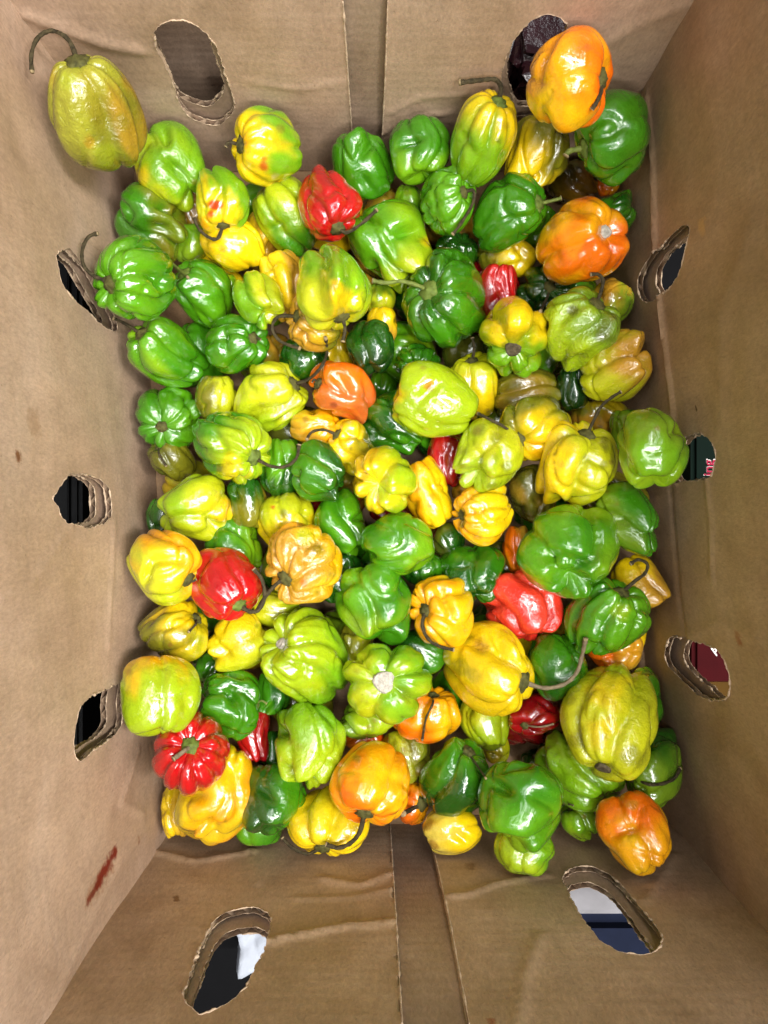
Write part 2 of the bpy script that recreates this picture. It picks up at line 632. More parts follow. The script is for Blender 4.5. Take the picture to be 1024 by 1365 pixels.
HOLES = {
    'top': [
        (zx([(70, 140), (85, 100), (130, 75), (190, 80), (240, 110), (290, 170), (320, 260), (345, 330), (357, 385), (340, 420),
             (300, 450), (240, 440), (190, 415), (160, 370), (130, 290), (105, 230), (80, 190)], 180, 0, 2.695), (0.93, 0.0035, 0.0075)),
        (zx([(165, 260), (185, 170), (220, 110), (270, 60), (320, 45), (365, 65), (375, 100), (345, 200), (300, 320), (265, 375),
             (205, 385), (175, 330)], 600, 0, 2.415), (0.95, -0.002, 0.004))],
    'left': [
        (zx([(170, 340), (230, 295), (300, 290), (395, 390), (480, 480), (600, 720), (700, 900), (735, 1000), (690, 1035),
             (560, 950), (480, 860), (340, 750), (230, 600), (190, 450)], 50, 290, 6.827), (0.92, 0.0, 0.011)),
        (zx([(160, 415), (210, 340), (290, 220), (360, 160), (500, 180), (640, 230), (710, 290), (740, 350), (760, 560), (730, 650),
             (660, 700), (520, 740), (430, 710), (330, 685), (260, 620), (215, 520)], 50, 610, 7.877), (0.96, -0.001, 0.006)),
        (zx([(140, 870), (150, 720), (200, 500), (260, 400), (400, 300), (560, 230), (700, 170), (735, 190), (710, 400), (710, 600),
             (640, 740), (500, 850), (350, 950), (230, 1050), (165, 1010)], 80, 890, 8.533), (0.95, -0.002, 0.008))],
    'right': [
        (zx([(180, 760), (200, 690), (270, 580), (350, 510), (420, 430), (510, 350), (550, 340), (570, 380), (550, 480), (510, 660),
             (440, 800), (370, 860), (290, 915), (220, 920), (180, 850)], 820, 240, 5.69), (0.88, -0.001, 0.010)),
        (zx([(150, 215), (200, 190), (250, 178), (290, 205), (315, 250), (312, 310), (285, 368), (200, 376), (125, 385), (110, 300)],
            850, 520, 3.103), (0.97, 0.0, 0.003)),
        (zx([(115, 1080), (130, 1030), (160, 1018), (260, 1045), (330, 1075), (365, 1130), (380, 1190), (378, 1250), (350, 1280),
             (290, 1280), (250, 1260), (210, 1220), (150, 1165), (120, 1120)], 850, 520, 3.103), (0.93, 0.0, 0.009))],
    'bottom': [
        (zx([(140, 830), (200, 650), (310, 370), (400, 240), (500, 185), (600, 165), (700, 160), (780, 200), (800, 250), (780, 380),
             (750, 490), (680, 620), (620, 760), (500, 880), (380, 945), (270, 980), (230, 960), (150, 880)], 220, 1180, 5.689),
         (0.92, 0.003, 0.0085)),
        (zx([(110, 225), (150, 160), (220, 130), (320, 125), (430, 165), (520, 230), (620, 340), (720, 470), (820, 590), (870, 690),
             (855, 750), (800, 800), (730, 820), (620, 810), (510, 780), (400, 710), (310, 610), (240, 510), (180, 380), (130, 270)],
            730, 1130, 5.689), (0.92, -0.0035, 0.009))],
}
TH = 0.0036
FR = {'left': WallFrame(TL, BL), 'right': WallFrame(BR, TR), 'top': WallFrame(TR, TL), 'bottom': WallFrame(BL, BR)}
SEAMS = {'top': ([(457, 0), (463, 90), (469, 178), (474, 260)], [(517, 0), (514, 90), (510, 178), (506, 260)]),
         'bottom': ([(536, 1365), (529, 1240), (520, 1101), (516, 1040)], [(626, 1365), (600, 1230), (578, 1133), (565, 1040)])}
CREASES = {
    'left': [([(60, 1365), (160, 1150), (205, 1090)], 0.0012, 0.0043), ([(150, 700), (146, 860)], 0.0007, 0.0024),
             ([(30, 200), (150, 330), (170, 480)], -0.0012, 0.014), ([(96, 700), (40, 780), (0, 800)], 0.0008, 0.0029),
             ([(185, 1000), (160, 1070), (190, 1085)], 0.0012, 0.0029)],
    'right': [([(862, 130), (870, 207), (875, 330), (884, 420), (896, 540), (900, 640)], 0.0026, 0.0024),
              ([(940, 640), (948, 700), (950, 770)], 0.0012, 0.0024), ([(893, 650), (905, 790), (915, 860)], -0.0014, 0.0029),
              ([(1000, 300), (960, 420), (960, 560)], 0.0010, 0.010), ([(915, 850), (960, 830), (1010, 850)], 0.0008, 0.0029)],
    'top': [([(30, 20), (140, 60), (190, 70)], 0.0016, 0.0043), ([(510, 178), (540, 160), (600, 150)], 0.0014, 0.0024),
            ([(520, 150), (560, 130), (640, 125)], 0.0010, 0.0024), ([(330, 110), (400, 118), (455, 108)], 0.0007, 0.0029),
            ([(800, 60), (860, 30), (905, 10)], 0.0012, 0.0050)],
    'bottom': [([(330, 1262), (390, 1245), (460, 1232), (525, 1228)], 0.0022, 0.0024),
               ([(205, 1135), (260, 1148), (340, 1135)], 0.0016, 0.0024), ([(430, 1170), (480, 1180), (522, 1165)], 0.0014, 0.0029),
               ([(600, 1197), (625, 1194), (660, 1180), (730, 1165)], 0.0016, 0.0024),
               ([(345, 1175), (330, 1130), (350, 1100)], 0.0012, 0.0029), ([(870, 1180), (900, 1140), (860, 1200)], 0.0012, 0.0029),
               ([(395, 1195), (470, 1195), (523, 1186)], 0.0008, 0.0024), ([(720, 1250), (700, 1300), (690, 1365)], 0.0010, 0.0036)],
}
MATS = {'left': M_left, 'right': M_right, 'top': M_top, 'bottom': M_bot}
for wi, w in enumerate(('left', 'right', 'top', 'bottom')):
    fr = FR[w]
    rl = make_relief(fr, 11 + wi, CREASES[w])
    flat = make_relief(fr, 50 + wi, [], 0.0004)
    loops = [hole_loop(fr, h, seed=3 * wi + k) for k, (h, sh) in enumerate(HOLES[w])]
    oloops = [shrink(hole_loop(fr, h, seed=70 + 3 * wi + k), *sh) for k, (h, sh) in enumerate(HOLES[w])]
    full = [(-0.0065, 0.002), (fr.len + 0.0065, 0.002), (fr.len + 0.0065, WALL_H), (-0.0065, WALL_H)]
    if w in SEAMS:
        # two flaps folded in side by side, a gap between them
        sa, sb = SEAMS[w]
        ua = [fr.uz(*p) for p in sa]
        ub = [fr.uz(*p) for p in sb]
        if ua[0][0] > ub[0][0]:
            ua, ub, sa, sb = ub, ua, sb, sa

        def ext(q):
            q = sorted(q, key=lambda v: v[1])
            lo = q[0] + (q[0] - q[1]) / (q[1][1] - q[0][1]) * (q[0][1] - 0.002)
            hi = q[-1] + (q[-1] - q[-2]) / (q[-1][1] - q[-2][1]) * (WALL_H - q[-1][1])
            return [lo] + list(q) + [hi]
        qa, qb = ext(ua), ext(ub)
        left_poly = [(-0.0015, 0.002)] + [tuple(v) for v in qa] + [(-0.0015, WALL_H)]
        right_poly = [(fr.len + 0.0015, WALL_H)] + [tuple(v) for v in qb[::-1]] + [(fr.len + 0.0015, 0.002)]
        right_poly = right_poly[::-1]
        mid = (ua[0][0] + ub[0][0]) / 2
        for poly, side, seam in ((left_poly, -1, sa), (right_poly, 1, sb)):
            hs = [h for h in loops if (h[:, 0].mean() - mid) * side > 0]
            board('end_flap', fr, poly, hs, 0.0, TH, MATS[w], rl, edges=[seam])
    else:
        board('side_panel', fr, full, loops, 0.0, TH, MATS[w], rl)
    e = TH + 0.0034
    # outer layer: a touch longer so the corners close
    of = [(-0.011, -0.006), (fr.len + 0.011, -0.006), (fr.len + 0.011, WALL_H - 0.01), (-0.011, WALL_H - 0.01)] if w in SEAMS else \
        [(-0.006, -0.0057), (fr.len + 0.006, -0.0057), (fr.len + 0.006, WALL_H - 0.0103), (-0.006, WALL_H - 0.0103)]
    board('outer_panel', fr, of, oloops, e, TH, M_outer, flat)

ring = [(-0.21, 0.283), (0.177, 0.283), (0.233, -0.253), (-0.173, -0.253)]
bm = bmesh.new()
top = [bm.verts.new((x, y, 0.0)) for x, y in ring]
bot = [bm.verts.new((x, y, -0.005)) for x, y in ring]
bm.faces.new(top[::-1])
bm.faces.new(bot)
for i in range(4):
    bm.faces.new((top[i], top[(i + 1) % 4], bot[(i + 1) % 4], bot[i]))
bmesh.ops.recalc_face_normals(bm, faces=bm.faces)
me = bpy.data.meshes.new('floor_panel')
bm.to_mesh(me)
bm.free()
me.materials.append(M_floor)
fo = bpy.data.objects.new('floor_panel', me)
COL.objects.link(fo)
fo.parent = box

# ------------------------------------------------------------------ the peppers
PAL = dict(
    dg=(28, 78, 12), xg=(17, 52, 10), g=(56, 120, 12), mg=(82, 142, 14), lg=(106, 156, 18), lime=(152, 176, 20), yg=(186, 188, 24),
    y=(226, 190, 14), py=(220, 196, 76), oy=(230, 156, 10), o=(230, 106, 8), do=(214, 78, 10), red=(180, 14, 18), coral=(224, 58, 38),
    dred=(120, 8, 14), ochre=(184, 136, 36), olive=(112, 110, 22), dol=(74, 76, 20), sal=(196, 100, 40), ogr=(106, 138, 24), br=(120, 84, 34), dl=(146, 146, 40))
KIND = {  # crease depth, length/width, taper to tip, stem dimple, tip dimple, shoulders, lobe ends, squareness
    'lantern': (0.17, 1.05, 0.20, 0.20, 0.10, 0.06, 0.10, 0.72),
    'bell':    (0.15, 1.00, 0.06, 0.20, 0.14, 0.07, 0.10, 0.66),
    'pumpkin': (0.17, 0.78, 0.05, 0.26, 0.20, 0.10, 0.10, 0.74),
    'bonnet':  (0.25, 0.86, 0.28, 0.20, 0.05, 0.07, 0.20, 0.74),
    'long':    (0.09, 1.30, 0.10, 0.16, 0.06, 0.05, 0.06, 0.80),
    'star':    (0.33, 0.78, 0.10, 0.18, 0.24, 0.05, 0.18, 0.72),
    'round':   (0.09, 0.95, 0.08, 0.16, 0.10, 0.05, 0.06, 0.80),
}
ROWS = []


def P(x0, y0, x1, y1, layer, kind, al, be, n, ca, cb, gd, label, **kw):
    ROWS.append(dict(bb=(x0, y0, x1, y1), layer=layer, kind=kind, al=al, be=be, n=n, ca=ca, cb=cb, gd=gd, label=label, **kw))


# --- upper left
P(63, 72, 197, 229, 4, 'long', 108, 18, 5, 'dl', 'olive', 330, 'largest yellow-green wrinkled pepper, high in the top left corner of the carton',
  stem=[(101, 74), (92, 54), (70, 41), (51, 50), (42, 72), (43, 97)], wr=0.6, lump=0.75, seed=5, A=0.17, taper=-0.22,
  spots=[(118, 190, 9, 'ochre', .6), (165, 165, 12, 'olive', .5), (90, 105, 16, 'lime', .25), (140, 205, 20, 'lime', .3), (180, 110, 20, 'ochre', .5)])
P(178, 160, 277, 283, 3, 'bonnet', 140, -25, 3, 'lg', 'lime', 225, 'folded green pepper with a yellow corner, just below the big wrinkled one', wr=0.35, lump=1.4,
  spots=[(190, 235, 14, 'y', .7), (205, 258, 16, 'yg', .6)])
P(152, 238, 252, 350, 2, 'bonnet', 150, -10, 3, 'g', 'olive', 20, 'dark green pepper with an olive yellow band against the upper left wall', wr=0.3, lump=1.3)
P(226, 296, 280, 352, 0, 'round', 90, 0, 4, 'ogr', 'lg', 90, 'small olive green pepper squeezed between two larger ones at upper left')
P(308, 140, 404, 250, 3, 'bell', 180, 5, 5, 'y', 'lg', 25, 'yellow and green pepper under the left oval hole of the far flap', stem=[(313, 193), (306, 190), (301, 196)],
  spots=[(351, 222, 6, 'red', .8), (352, 212, 4, 'red', .6), (333, 185, 12, 'oy', .6)], lump=.8)
P(261, 220, 333, 312, 3, 'lantern', 272, 18, 4, 'lg', 'y', 250, 'green and yellow pepper with a red scar and black curled stem',
  stem=[(299, 311), (290, 318), (276, 315), (264, 303), (259, 289)], spots=[(287, 274, 9, 'red', .9), (282, 284, 5, 'red', .8), (272, 300, 10, 'oy', .7)])
P(266, 288, 354, 363, 1, 'round', 120, 0, 4, 'y', 'y', 0, 'smooth plain yellow pepper below the one with the red scar')
P(326, 280, 374, 348, 0, 'round', 90, 10, 4, 'ochre', 'y', 90, 'ochre sliver of pepper beside the smooth yellow one at upper left')
P(336, 232, 426, 346, 2, 'lantern', 130, 8, 5, 'lime', 'g', 300, 'striped light green pepper slanting down left of the small red pepper', wr=0.3, A=.2)
P(345, 332, 412, 430, 1, 'lantern', 110, 0, 4, 'y', 'ochre', 0, 'dull yellow pepper left of the green pepper with the yellow beak')
P(396, 219, 484, 323, 4, 'lantern', 290, 32, 5, 'red', 'red', 0, 'bright red pepper nearest the far flap, stem pointing to the right',
  stem=[(450, 303), (462, 310), (482, 298), (503, 279)], A=.15, lump=1.2, wr=0.3)
# --- upper middle
P(442, 168, 527, 268, 2, 'lantern', 300, -15, 3, 'g', 'g', 0, 'plain green pepper below the gap between the far flaps')
P(519, 152, 602, 247, 2, 'bell', 95, -25, 5, 'g', 'lg', 270, 'ribbed green pepper left of the long yellow and green one')
P(600, 118, 690, 250, 3, 'long', 78, 22, 6, 'lg', 'y', 's', 'long ribbed pepper, yellow top and green bottom, with a thick bent stem',
  stem=[(664, 138), (668, 118), (660, 106), (640, 107), (612, 110)], sr=1.25, sg=.6, A=.14, lump=.6, el=1.25, gb=-0.4)
P(525, 246, 570, 298, 0, 'round', 90, 0, 4, 'lg', 'g', 270, 'small green pepper half hidden above the biggest glossy green one')
P(560, 219, 635, 314, 3, 'pumpkin', 10, 55, 8, 'g', 'mg', 's', 'green ribbed pepper with a stem bent down along its side',
  stem=[(617, 257), (631, 254), (630, 272), (615, 297), (603, 313)], el=1.0)
P(460, 265, 581, 392, 3, 'bonnet', 125, -18, 4, 'mg', 'lime', 325, 'large glossy green pepper with a yellow right edge, beside the red one', lump=1.2, A=.2, gb=-0.3, spots=[(572, 322, 9, 'y', .7), (552, 350, 16, 'yg', .6)])
P(580, 309, 638, 362, 1, 'pumpkin', 60, 40, 7, 'dg', 'dg', 0, 'dark green pepper showing above the large ribbed one with the pale stem')
P(535, 329, 652, 465, 4, 'pumpkin', 165, 55, 7, 'g', 'dg', 180, 'large dark green ribbed pepper with a pale green stem lying to the left',
  stem=[(573, 388), (558, 381), (535, 375), (515, 377), (496, 374)], sg=1, sr=1.25, A=.22, wr=0.35, el=.95)
P(395, 324, 497, 441, 4, 'bonnet', 272, 38, 5, 'lg', 'yg', 250, 'light green pepper with a yellow beak-like lobe and a short stem',
  stem=[(457, 424), (460, 438), (457, 456)], spots=[(452, 395, 18, 'y', .9), (455, 412, 12, 'y', .8), (447, 380, 8, 'oy', .5)], A=.26,
  beak=(447, 370, 15, 44, 0.5), lump=.7)
P(484, 378, 528, 420, 0, 'round', 90, 0, 5, 'yg', 'ogr', 90, 'pale yellow-green pepper peeping from below the largest glossy green one')
P(488, 408, 530, 462, 0, 'round', 90, 0, 4, 'ochre', 'y', 90, 'ochre pepper behind the small round dark green one in the upper middle')
P(461, 425, 526, 500, 1, 'bell', 90, -35, 4, 'xg', 'dg', 90, 'small dark green glossy pepper above and right of the salmon orange one')
P(526, 457, 588, 507, 0, 'pumpkin', 170, 30, 7, 'dg', 'g', 180, 'dark green pepper peeking out above the smooth lime one', stem=[(553, 488), (545, 490), (537, 494)], sg=1)
P(380, 380, 456, 470, 1, 'pumpkin', 175, 40, 8, 'ochre', 'olive', 0, 'wrinkled ochre pepper under the beaked one, with a hooked brown stem',
  stem=[(388, 420), (372, 422), (363, 437), (374, 455), (401, 465)], wr=0.6, A=.2)
P(372, 450, 440, 508, 0, 'round', 90, 0, 5, 'dg', 'xg', 0, 'very dark green pepper in shade below the wrinkled ochre one')
# --- upper right
P(701, 33, 818, 178, 5, 'lantern', 5, 12, 4, 'oy', 'o', 15, 'big yellow-orange pepper over the right oval hole of the far flap',
  stem=[(800, 106), (802, 118), (797, 134), (789, 146)], lump=1.3, spots=[(728, 130, 14, 'y', .5), (715, 115, 10, 'ochre', .5), (770, 160, 22, 'y', .5)])
P(765, 118, 868, 249, 3, 'bell', 195, 12, 4, 'g', 'g', 0, 'green pepper in the top right corner under the big orange one',
  stem=[(770, 200), (760, 201), (754, 208)], sg=1, sr=1.6, lump=1.2)
P(672, 153, 760, 253, 2, 'bonnet', 60, -10, 4, 'y', 'olive', 30, 'yellow pepper tucked below the big yellow-orange one', lump=1.3)
P(728, 212, 800, 272, 1, 'round', 120, 0, 4, 'olive', 'ochre', 330, 'dull olive yellow pepper in shade left of the top right green one')
P(796, 232, 826, 262, 0, 'round', 90, 0, 4, 'o', 'oy', 0, 'tiny glimpse of orange pepper beneath the green one by the right wall')
P(629, 228, 730, 338, 3, 'bell', 5, 8, 5, 'g', 'g', 0, 'blocky glossy green pepper with a pale stem to the right', stem=[(729, 268), (738, 267), (748, 264)], sg=1, sr=1.1, A=.17)
P(714, 261, 840, 381, 4, 'pumpkin', 15, 42, 5, 'oy', 'o', 's', 'bright orange ribbed pepper with a round pale stem scar',
  scar=(807, 310), A=.15, ss=.7, lump=.7, seed=1, el=1.0, spots=[(735, 285, 20, 'o', .5), (765, 320, 22, 'oy', .5)])
P(786, 252, 849, 322, 1, 'bell', 200, 0, 4, 'g', 'dg', 0, 'green pepper mostly hidden behind the bright orange ribbed one')
P(636, 318, 716, 370, 0, 'bell', 90, 0, 5, 'y', 'olive', 180, 'yellow pepper in shade between a blocky green and a red pepper')
P(636, 351, 690, 436, 2, 'lantern', 90, 0, 5, 'red', 'dred', 225, 'dark red wrinkled pepper right of the large ribbed green one', wr=0.6)
P(688, 352, 770, 420, 1, 'pumpkin', 280, 55, 7, 'dg', 'xg', 270, 'blackish green shrivelled pepper below the bright orange ribbed one',
  stem=[(733, 382), (729, 398), (720, 416)], wr=0.8, A=.22)
P(638, 394, 735, 504, 3, 'star', 268, 50, 5, 'lg', 'y', 90, 'star shaped yellow and green pepper with a round black stem scar',
  scar=(684, 464), sdark=1, beak=(690, 425, 26, 30, 0.30), A=.32)
P(724, 381, 828, 496, 4, 'bonnet', 65, 18, 4, 'ogr', 'lime', 225, 'shrivelled pale green pepper with grey mould and a hooked stem',
  stem=[(804, 394), (804, 377), (798, 366), (787, 366)], wr=1.0, lump=1.5, spots=[(764, 413, 7, 'dol', .8), (808, 440, 16, 'dol', .55), (770, 470, 15, 'lime', .5), (800, 450, 8, 'dol', .5)])
P(786, 370, 846, 436, 1, 'round', 60, 0, 4, 'ogr', 'ochre', 120, 'olive green pepper between the mouldy pale one and the right wall')
P(769, 438, 870, 536, 3, 'star', 195, -20, 3, 'yg', 'ochre', 30, 'knobbly olive yellow three-lobed pepper by the right wall', wr=0.35, A=.36, el=1.0)
P(658, 486, 750, 558, 1, 'lantern', 190, 0, 5, 'olive', 'dol', 180, 'dull olive pepper in shade right of the yellow one with upright stem', wr=0.3)
P(742, 488, 790, 548, 0, 'round', 90, 0, 4, 'xg', 'xg', 0, 'almost black green pepper in the gap below the mouldy pale one')
P(594, 468, 666, 560, 2, 'lantern', 90, 15, 5, 'y', 'yg', 90, 'yellow pepper with a straight upright stem, behind the smooth lime one', stem=[(629, 480), (632, 465), (630, 450)], A=.13)
P(522, 480, 639, 584, 4, 'lantern', 160, 5, 3, 'lime', 'lime', 0, 'smooth lime green pepper with a pinkish scar in the middle of the pile',
  spots=[(571, 512, 8, 'sal', .6), (574, 518, 5, 'dred', .4), (530, 525, 14, 'y', .6)], A=.12, lump=0.75, seed=2)
P(478, 520, 578, 607, 1, 'bonnet', 150, -20, 4, 'dg', 'g', 0, 'dark green glossy pepper under the smooth lime one')
P(490, 496, 530, 534, 0, 'round', 90, 0, 4, 'g', 'mg', 90, 'small patch of green pepper right of the salmon orange one')
P(411, 480, 502, 566, 3, 'bonnet', 175, 10, 3, 'sal', 'o', 120, 'salmon orange pepper in the left middle of the pile',
  stem=[(424, 511), (419, 506), (416, 510)], sr=.7, spots=[(445, 540, 5, 'dred', .6), (465, 553, 14, 'do', .5)], lump=1.4)
# --- left side
P(123, 312, 237, 428, 4, 'pumpkin', 185, 28, 8, 'g', 'mg', 's', 'big green ribbed pepper by the left wall with a hooked stem over a hole',
  stem=[(148, 379), (135, 372), (122, 366), (111, 352), (110, 333), (118, 316), (131, 311)], A=.19, el=.95)
P(226, 345, 312, 440, 2, 'lantern', 135, 8, 4, 'g', 'mg', 300, 'green tapered pepper between two ribbed green ones, stem at upper left', stem=[(236, 352), (228, 350), (240, 362), (251, 370)], sg=1, sr=.8)
P(309, 360, 380, 440, 3, 'star', 120, -40, 5, 'lg', 'yg', 0, 'knobbly bright green pepper with a yellowish side, left of the dull yellow one', A=.24)
P(290, 364, 316, 392, 0, 'round', 90, 0, 4, 'lime', 'lg', 0, 'tiny lime pepper tip left of the knobbly bright green one')
P(168, 420, 280, 517, 3, 'bell', 142, 8, 4, 'mg', 'g', 0, 'three-lobed smooth green pepper by the left wall, stem into the hole', stem=[(181, 440), (166, 431), (150, 424)], sr=1.0, A=.24, el=1.15)
P(272, 418, 360, 499, 3, 'pumpkin', 5, 38, 8, 'g', 'g', 0, 'round ribbed green pepper with a tiny dark stem on its right', stem=[(337, 451), (343, 450), (348, 453)], sr=.7, el=.95)
P(311, 481, 412, 586, 3, 'bonnet', 20, 28, 5, 'yg', 'lime', 270, 'lumpy yellow-green pepper with a long stem curving up to the right',
  stem=[(391, 512), (412, 505), (428, 489), (436, 470), (434, 450)], wr=0.5, lump=1.5, A=.26)
P(260, 500, 318, 562, 1, 'round', 90, 0, 4, 'yg', 'olive', 180, 'olive yellow pepper left of the lumpy yellow-green one', wr=0.4)
P(180, 514, 271, 602, 2, 'star', 250, 52, 6, 'g', 'mg', 0, 'six-lobed green pepper by the left wall with a dark sunken stem scar', stem=[(216, 569), (214, 573), (212, 574)], sr=.6, A=.26)
P(256, 548, 363, 647, 4, 'pumpkin', 342, 26, 8, 'g', 'lime', 's', 'green ribbed pepper with yellow grooves and a looping stem',
  stem=[(338, 609), (360, 621), (380, 622), (395, 611), (399, 592)], sg=.6, spots=[(318, 600, 24, 'lime', .6), (310, 625, 20, 'y', .55)], el=1.0)
P(196, 584, 262, 642, 1, 'lantern', 100, 0, 5, 'dol', 'olive', 0, 'olive brown pepper in shade below the six-lobed green one', stem=[(205, 588), (212, 605), (222, 622)], sr=.7, wr=0.4)
P(209, 631, 311, 722, 3, 'bonnet', 20, -12, 4, 'lime', 'yg', 0, 'yellow-green pepper with an orange tinted right edge near the left wall', spots=[(300, 680, 18, 'oy', .6), (235, 672, 18, 'lg', .5)], lump=1.3)
P(194, 664, 240, 714, 0, 'round', 90, 0, 4, 'dg', 'xg', 0, 'dark green pepper wedged against the left wall at mid height')
P(300, 636, 358, 704, 1, 'round', 90, 0, 4, 'olive', 'dg', 90, 'dark olive pepper in shade below the green one with yellow grooves')
P(272, 690, 350, 764, 1, 'bell', 100, -10, 4, 'g', 'lg', 0, 'green pepper showing above the red one on the left')
P(168, 705, 270, 808, 3, 'bonnet', 340, 12, 4, 'yg', 'oy', 45, 'yellow pepper shading to orange and green, left of the red one',
  stem=[(250, 772), (256, 775), (262, 772)], sr=.7, A=.16, lump=1.2)
P(250, 729, 352, 828, 4, 'bell', 300, 32, 5, 'red', 'red', 0, 'round red pepper at left with a stem curling up its right side',
  stem=[(318, 806), (333, 815), (346, 812), (353, 794), (349, 772), (338, 758)], sg=.5, sr=1.2, A=.10)
P(183, 799, 278, 884, 2, 'star', 20, 5, 5, 'y', 'olive', 200, 'yellow pepper with a short black stem below the yellow-orange one', stem=[(268, 822), (261, 832), (251, 843)], sr=.7, A=.15)
P(272, 812, 362, 896, 2, 'bonnet', 30, 0, 4, 'y', 'yg', 300, 'yellow pepper below the round red one', wr=0.4, A=.15)
P(346, 808, 468, 940, 4, 'pumpkin', 172, 42, 8, 'lg', 'lime', 's', 'large light green ribbed pepper with a small pale stem scar',
  scar=(376, 859), A=.20, el=1.0, ss=.6)
P(340, 896, 388, 954, 0, 'round', 90, 0, 4, 'g', 'dg', 0, 'green pepper half hidden under the large light green ribbed one')
P(336, 786, 400, 838, 0, 'round', 0, 0, 4, 'yg', 'lime', 0, 'lime yellow pepper beneath the wrinkled orange one with brown lines')
P(339, 656, 420, 738, 2, 'bell', 90, -12, 5, 'yg', 'y', 270, 'yellow-green pepper with a red speck above the wrinkled orange one', spots=[(364, 676, 3, 'red', .8)])
P(353, 695, 457, 806, 4, 'pumpkin', 215, 45, 8, 'oy', 'ochre', 's', 'wrinkled orange yellow pepper with brown lines and a dark stem',
  stem=[(381, 771), (366, 781), (352, 798), (342, 815)], wr=0.6, A=.22, lump=1.3, sr=1.2,
  spots=[(410, 715, 14, 'lime', .7), (425, 730, 9, 'olive', .6), (400, 698, 5, 'dred', .6), (440, 765, 9, 'dol', .4), (404, 778, 6, 'do', .6)])
# --- middle
P(418, 650, 500, 744, 2, 'bonnet', 120, -15, 3, 'g', 'mg', 0, 'smooth green pepper above left of the rounded green one in the middle')
P(480, 682, 580, 767, 4, 'round', 130, -10, 3, 'g', 'lg', 330, 'rounded green pepper in the very centre, right above a lobed green one', lump=.8, wr=0.2)
P(446, 747, 550, 861, 3, 'bonnet', 100, -22, 4, 'mg', 'g', 0, 'lobed plain green pepper right of the wrinkled orange one', lump=1.1, A=.2, wr=0.2)
P(388, 585, 461, 669, 2, 'bonnet', 160, -15, 4, 'g', 'dg', 0, 'dark green lobed pepper left of the star shaped yellow one')
P(344, 584, 402, 664, 1, 'lantern', 90, 0, 6, 'dg', 'mg', 90, 'striped dark green pepper under the looping stem')
P(436, 558, 502, 638, 1, 'lantern', 120, 10, 4, 'y', 'olive', 0, 'yellow pepper with a hooked black stem behind the star shaped one',
  stem=[(449, 579), (432, 573), (416, 576), (409, 586)], sr=.9)
P(386, 544, 454, 594, 0, 'round', 0, 0, 4, 'ochre', 'oy', 0, 'ochre orange pepper below the salmon orange one')
P(470, 593, 558, 686, 3, 'star', 40, -72, 6, 'y', 'lime', 0, 'star shaped pepper seen tip on, yellow at left and lime at right', A=.27, lump=.5)
P(538, 607, 604, 705, 2, 'long', 115, 0, 4, 'oy', 'y', 0, 'smooth elongated yellow pepper right of the star shaped yellow one')
P(569, 574, 622, 650, 1, 'bell', 90, 0, 4, 'dred', 'red', 180, 'dark red pepper half hidden behind the spotted yellow-green one')
P(603, 556, 699, 657, 3, 'star', 60, -35, 4, 'yg', 'lime', 225, 'spotted yellow-green pepper with grey blotches in the right middle',
  wr=0.5, A=.24, spots=[(640, 575, 9, 'dol', .5), (660, 582, 9, 'dol', .45), (660, 610, 8, 'dol', .35), (675, 622, 7, 'dol', .5), (655, 648, 7, 'dol', .5), (615, 600, 7, 'olive', .5)])
P(664, 525, 763, 615, 2, 'lantern', 205, 12, 5, 'y', 'olive', 120, 'yellow pepper whose dark stem crosses to the upper left', stem=[(694, 577), (672, 569), (655, 560), (637, 551)],
  spots=[(712, 598, 12, 'oy', .7)], sr=.9)
P(602, 644, 685, 729, 3, 'pumpkin', 182, 15, 8, 'oy', 'y', 0, 'orange yellow ribbed pepper with a black stem scar at its left', stem=[(609, 690), (606, 692), (604, 692)], sr=.6, el=1.0,
  spots=[(616, 684, 7, 'xg', .8), (616, 697, 6, 'xg', .8)])
P(602, 640, 650, 676, 0, 'round', 90, 0, 4, 'ochre', 'oy', 0, 'ochre pepper top showing between the spotted and the orange yellow one')
P(713, 560, 825, 675, 4, 'bonnet', 68, 20, 4, 'y', 'yg', 0, 'bright yellow pepper with a grey bruise and stem pointing up right',
  stem=[(791, 560), (800, 544), (814, 531), (828, 522)], sr=.9, wr=0.3, spots=[(806, 585, 6, 'dol', .55), (808, 600, 6, 'dol', .55), (805, 620, 6, 'olive', .6)], lump=1.2)
P(760, 530, 840, 580, 1, 'round', 90, 10, 5, 'ochre', 'olive', 90, 'ochre yellow pepper behind the bruised bright yellow one')
P(823, 543, 919, 652, 4, 'bell', 95, -28, 3, 'ogr', 'lg', 270, 'olive green pepper touching the middle hole in the right wall', A=.22)
P(812, 546, 862, 600, 1, 'round', 90, 0, 4, 'ogr', 'g', 0, 'green pepper lobe between the bruised yellow and the right wall pepper')
P(676, 614, 744, 698, 1, 'lantern', 100, 0, 4, 'olive', 'dol', 180, 'dark olive pepper below the spotted yellow-green one', wr=0.4)
P(790, 641, 879, 742, 2, 'bonnet', 160, -18, 4, 'ogr', 'g', 0, 'muted green lobed pepper by the right wall, behind the largest green one', A=.24)
P(688, 672, 827, 799, 5, 'star', 90, -48, 4, 'mg', 'g', 0, 'largest bright green four-lobed pepper on the right', A=.24, lump=1.2)
P(636, 757, 752, 855, 3, 'bell', 112, -8, 6, 'coral', 'coral', 0, 'coral red wrinkled pepper right of the middle', wr=0.45, lump=1.4, A=.22)
P(750, 768, 869, 874, 4, 'pumpkin', 52, 26, 7, 'g', 'mg', 0, 'shiny green ribbed pepper with a hooked stem over a yellow one',
  stem=[(832, 783), (846, 775), (860, 764), (863, 752), (851, 746), (840, 752)], A=.17, spots=[(828, 815, 14, 'lime', .5)], el=1.0)
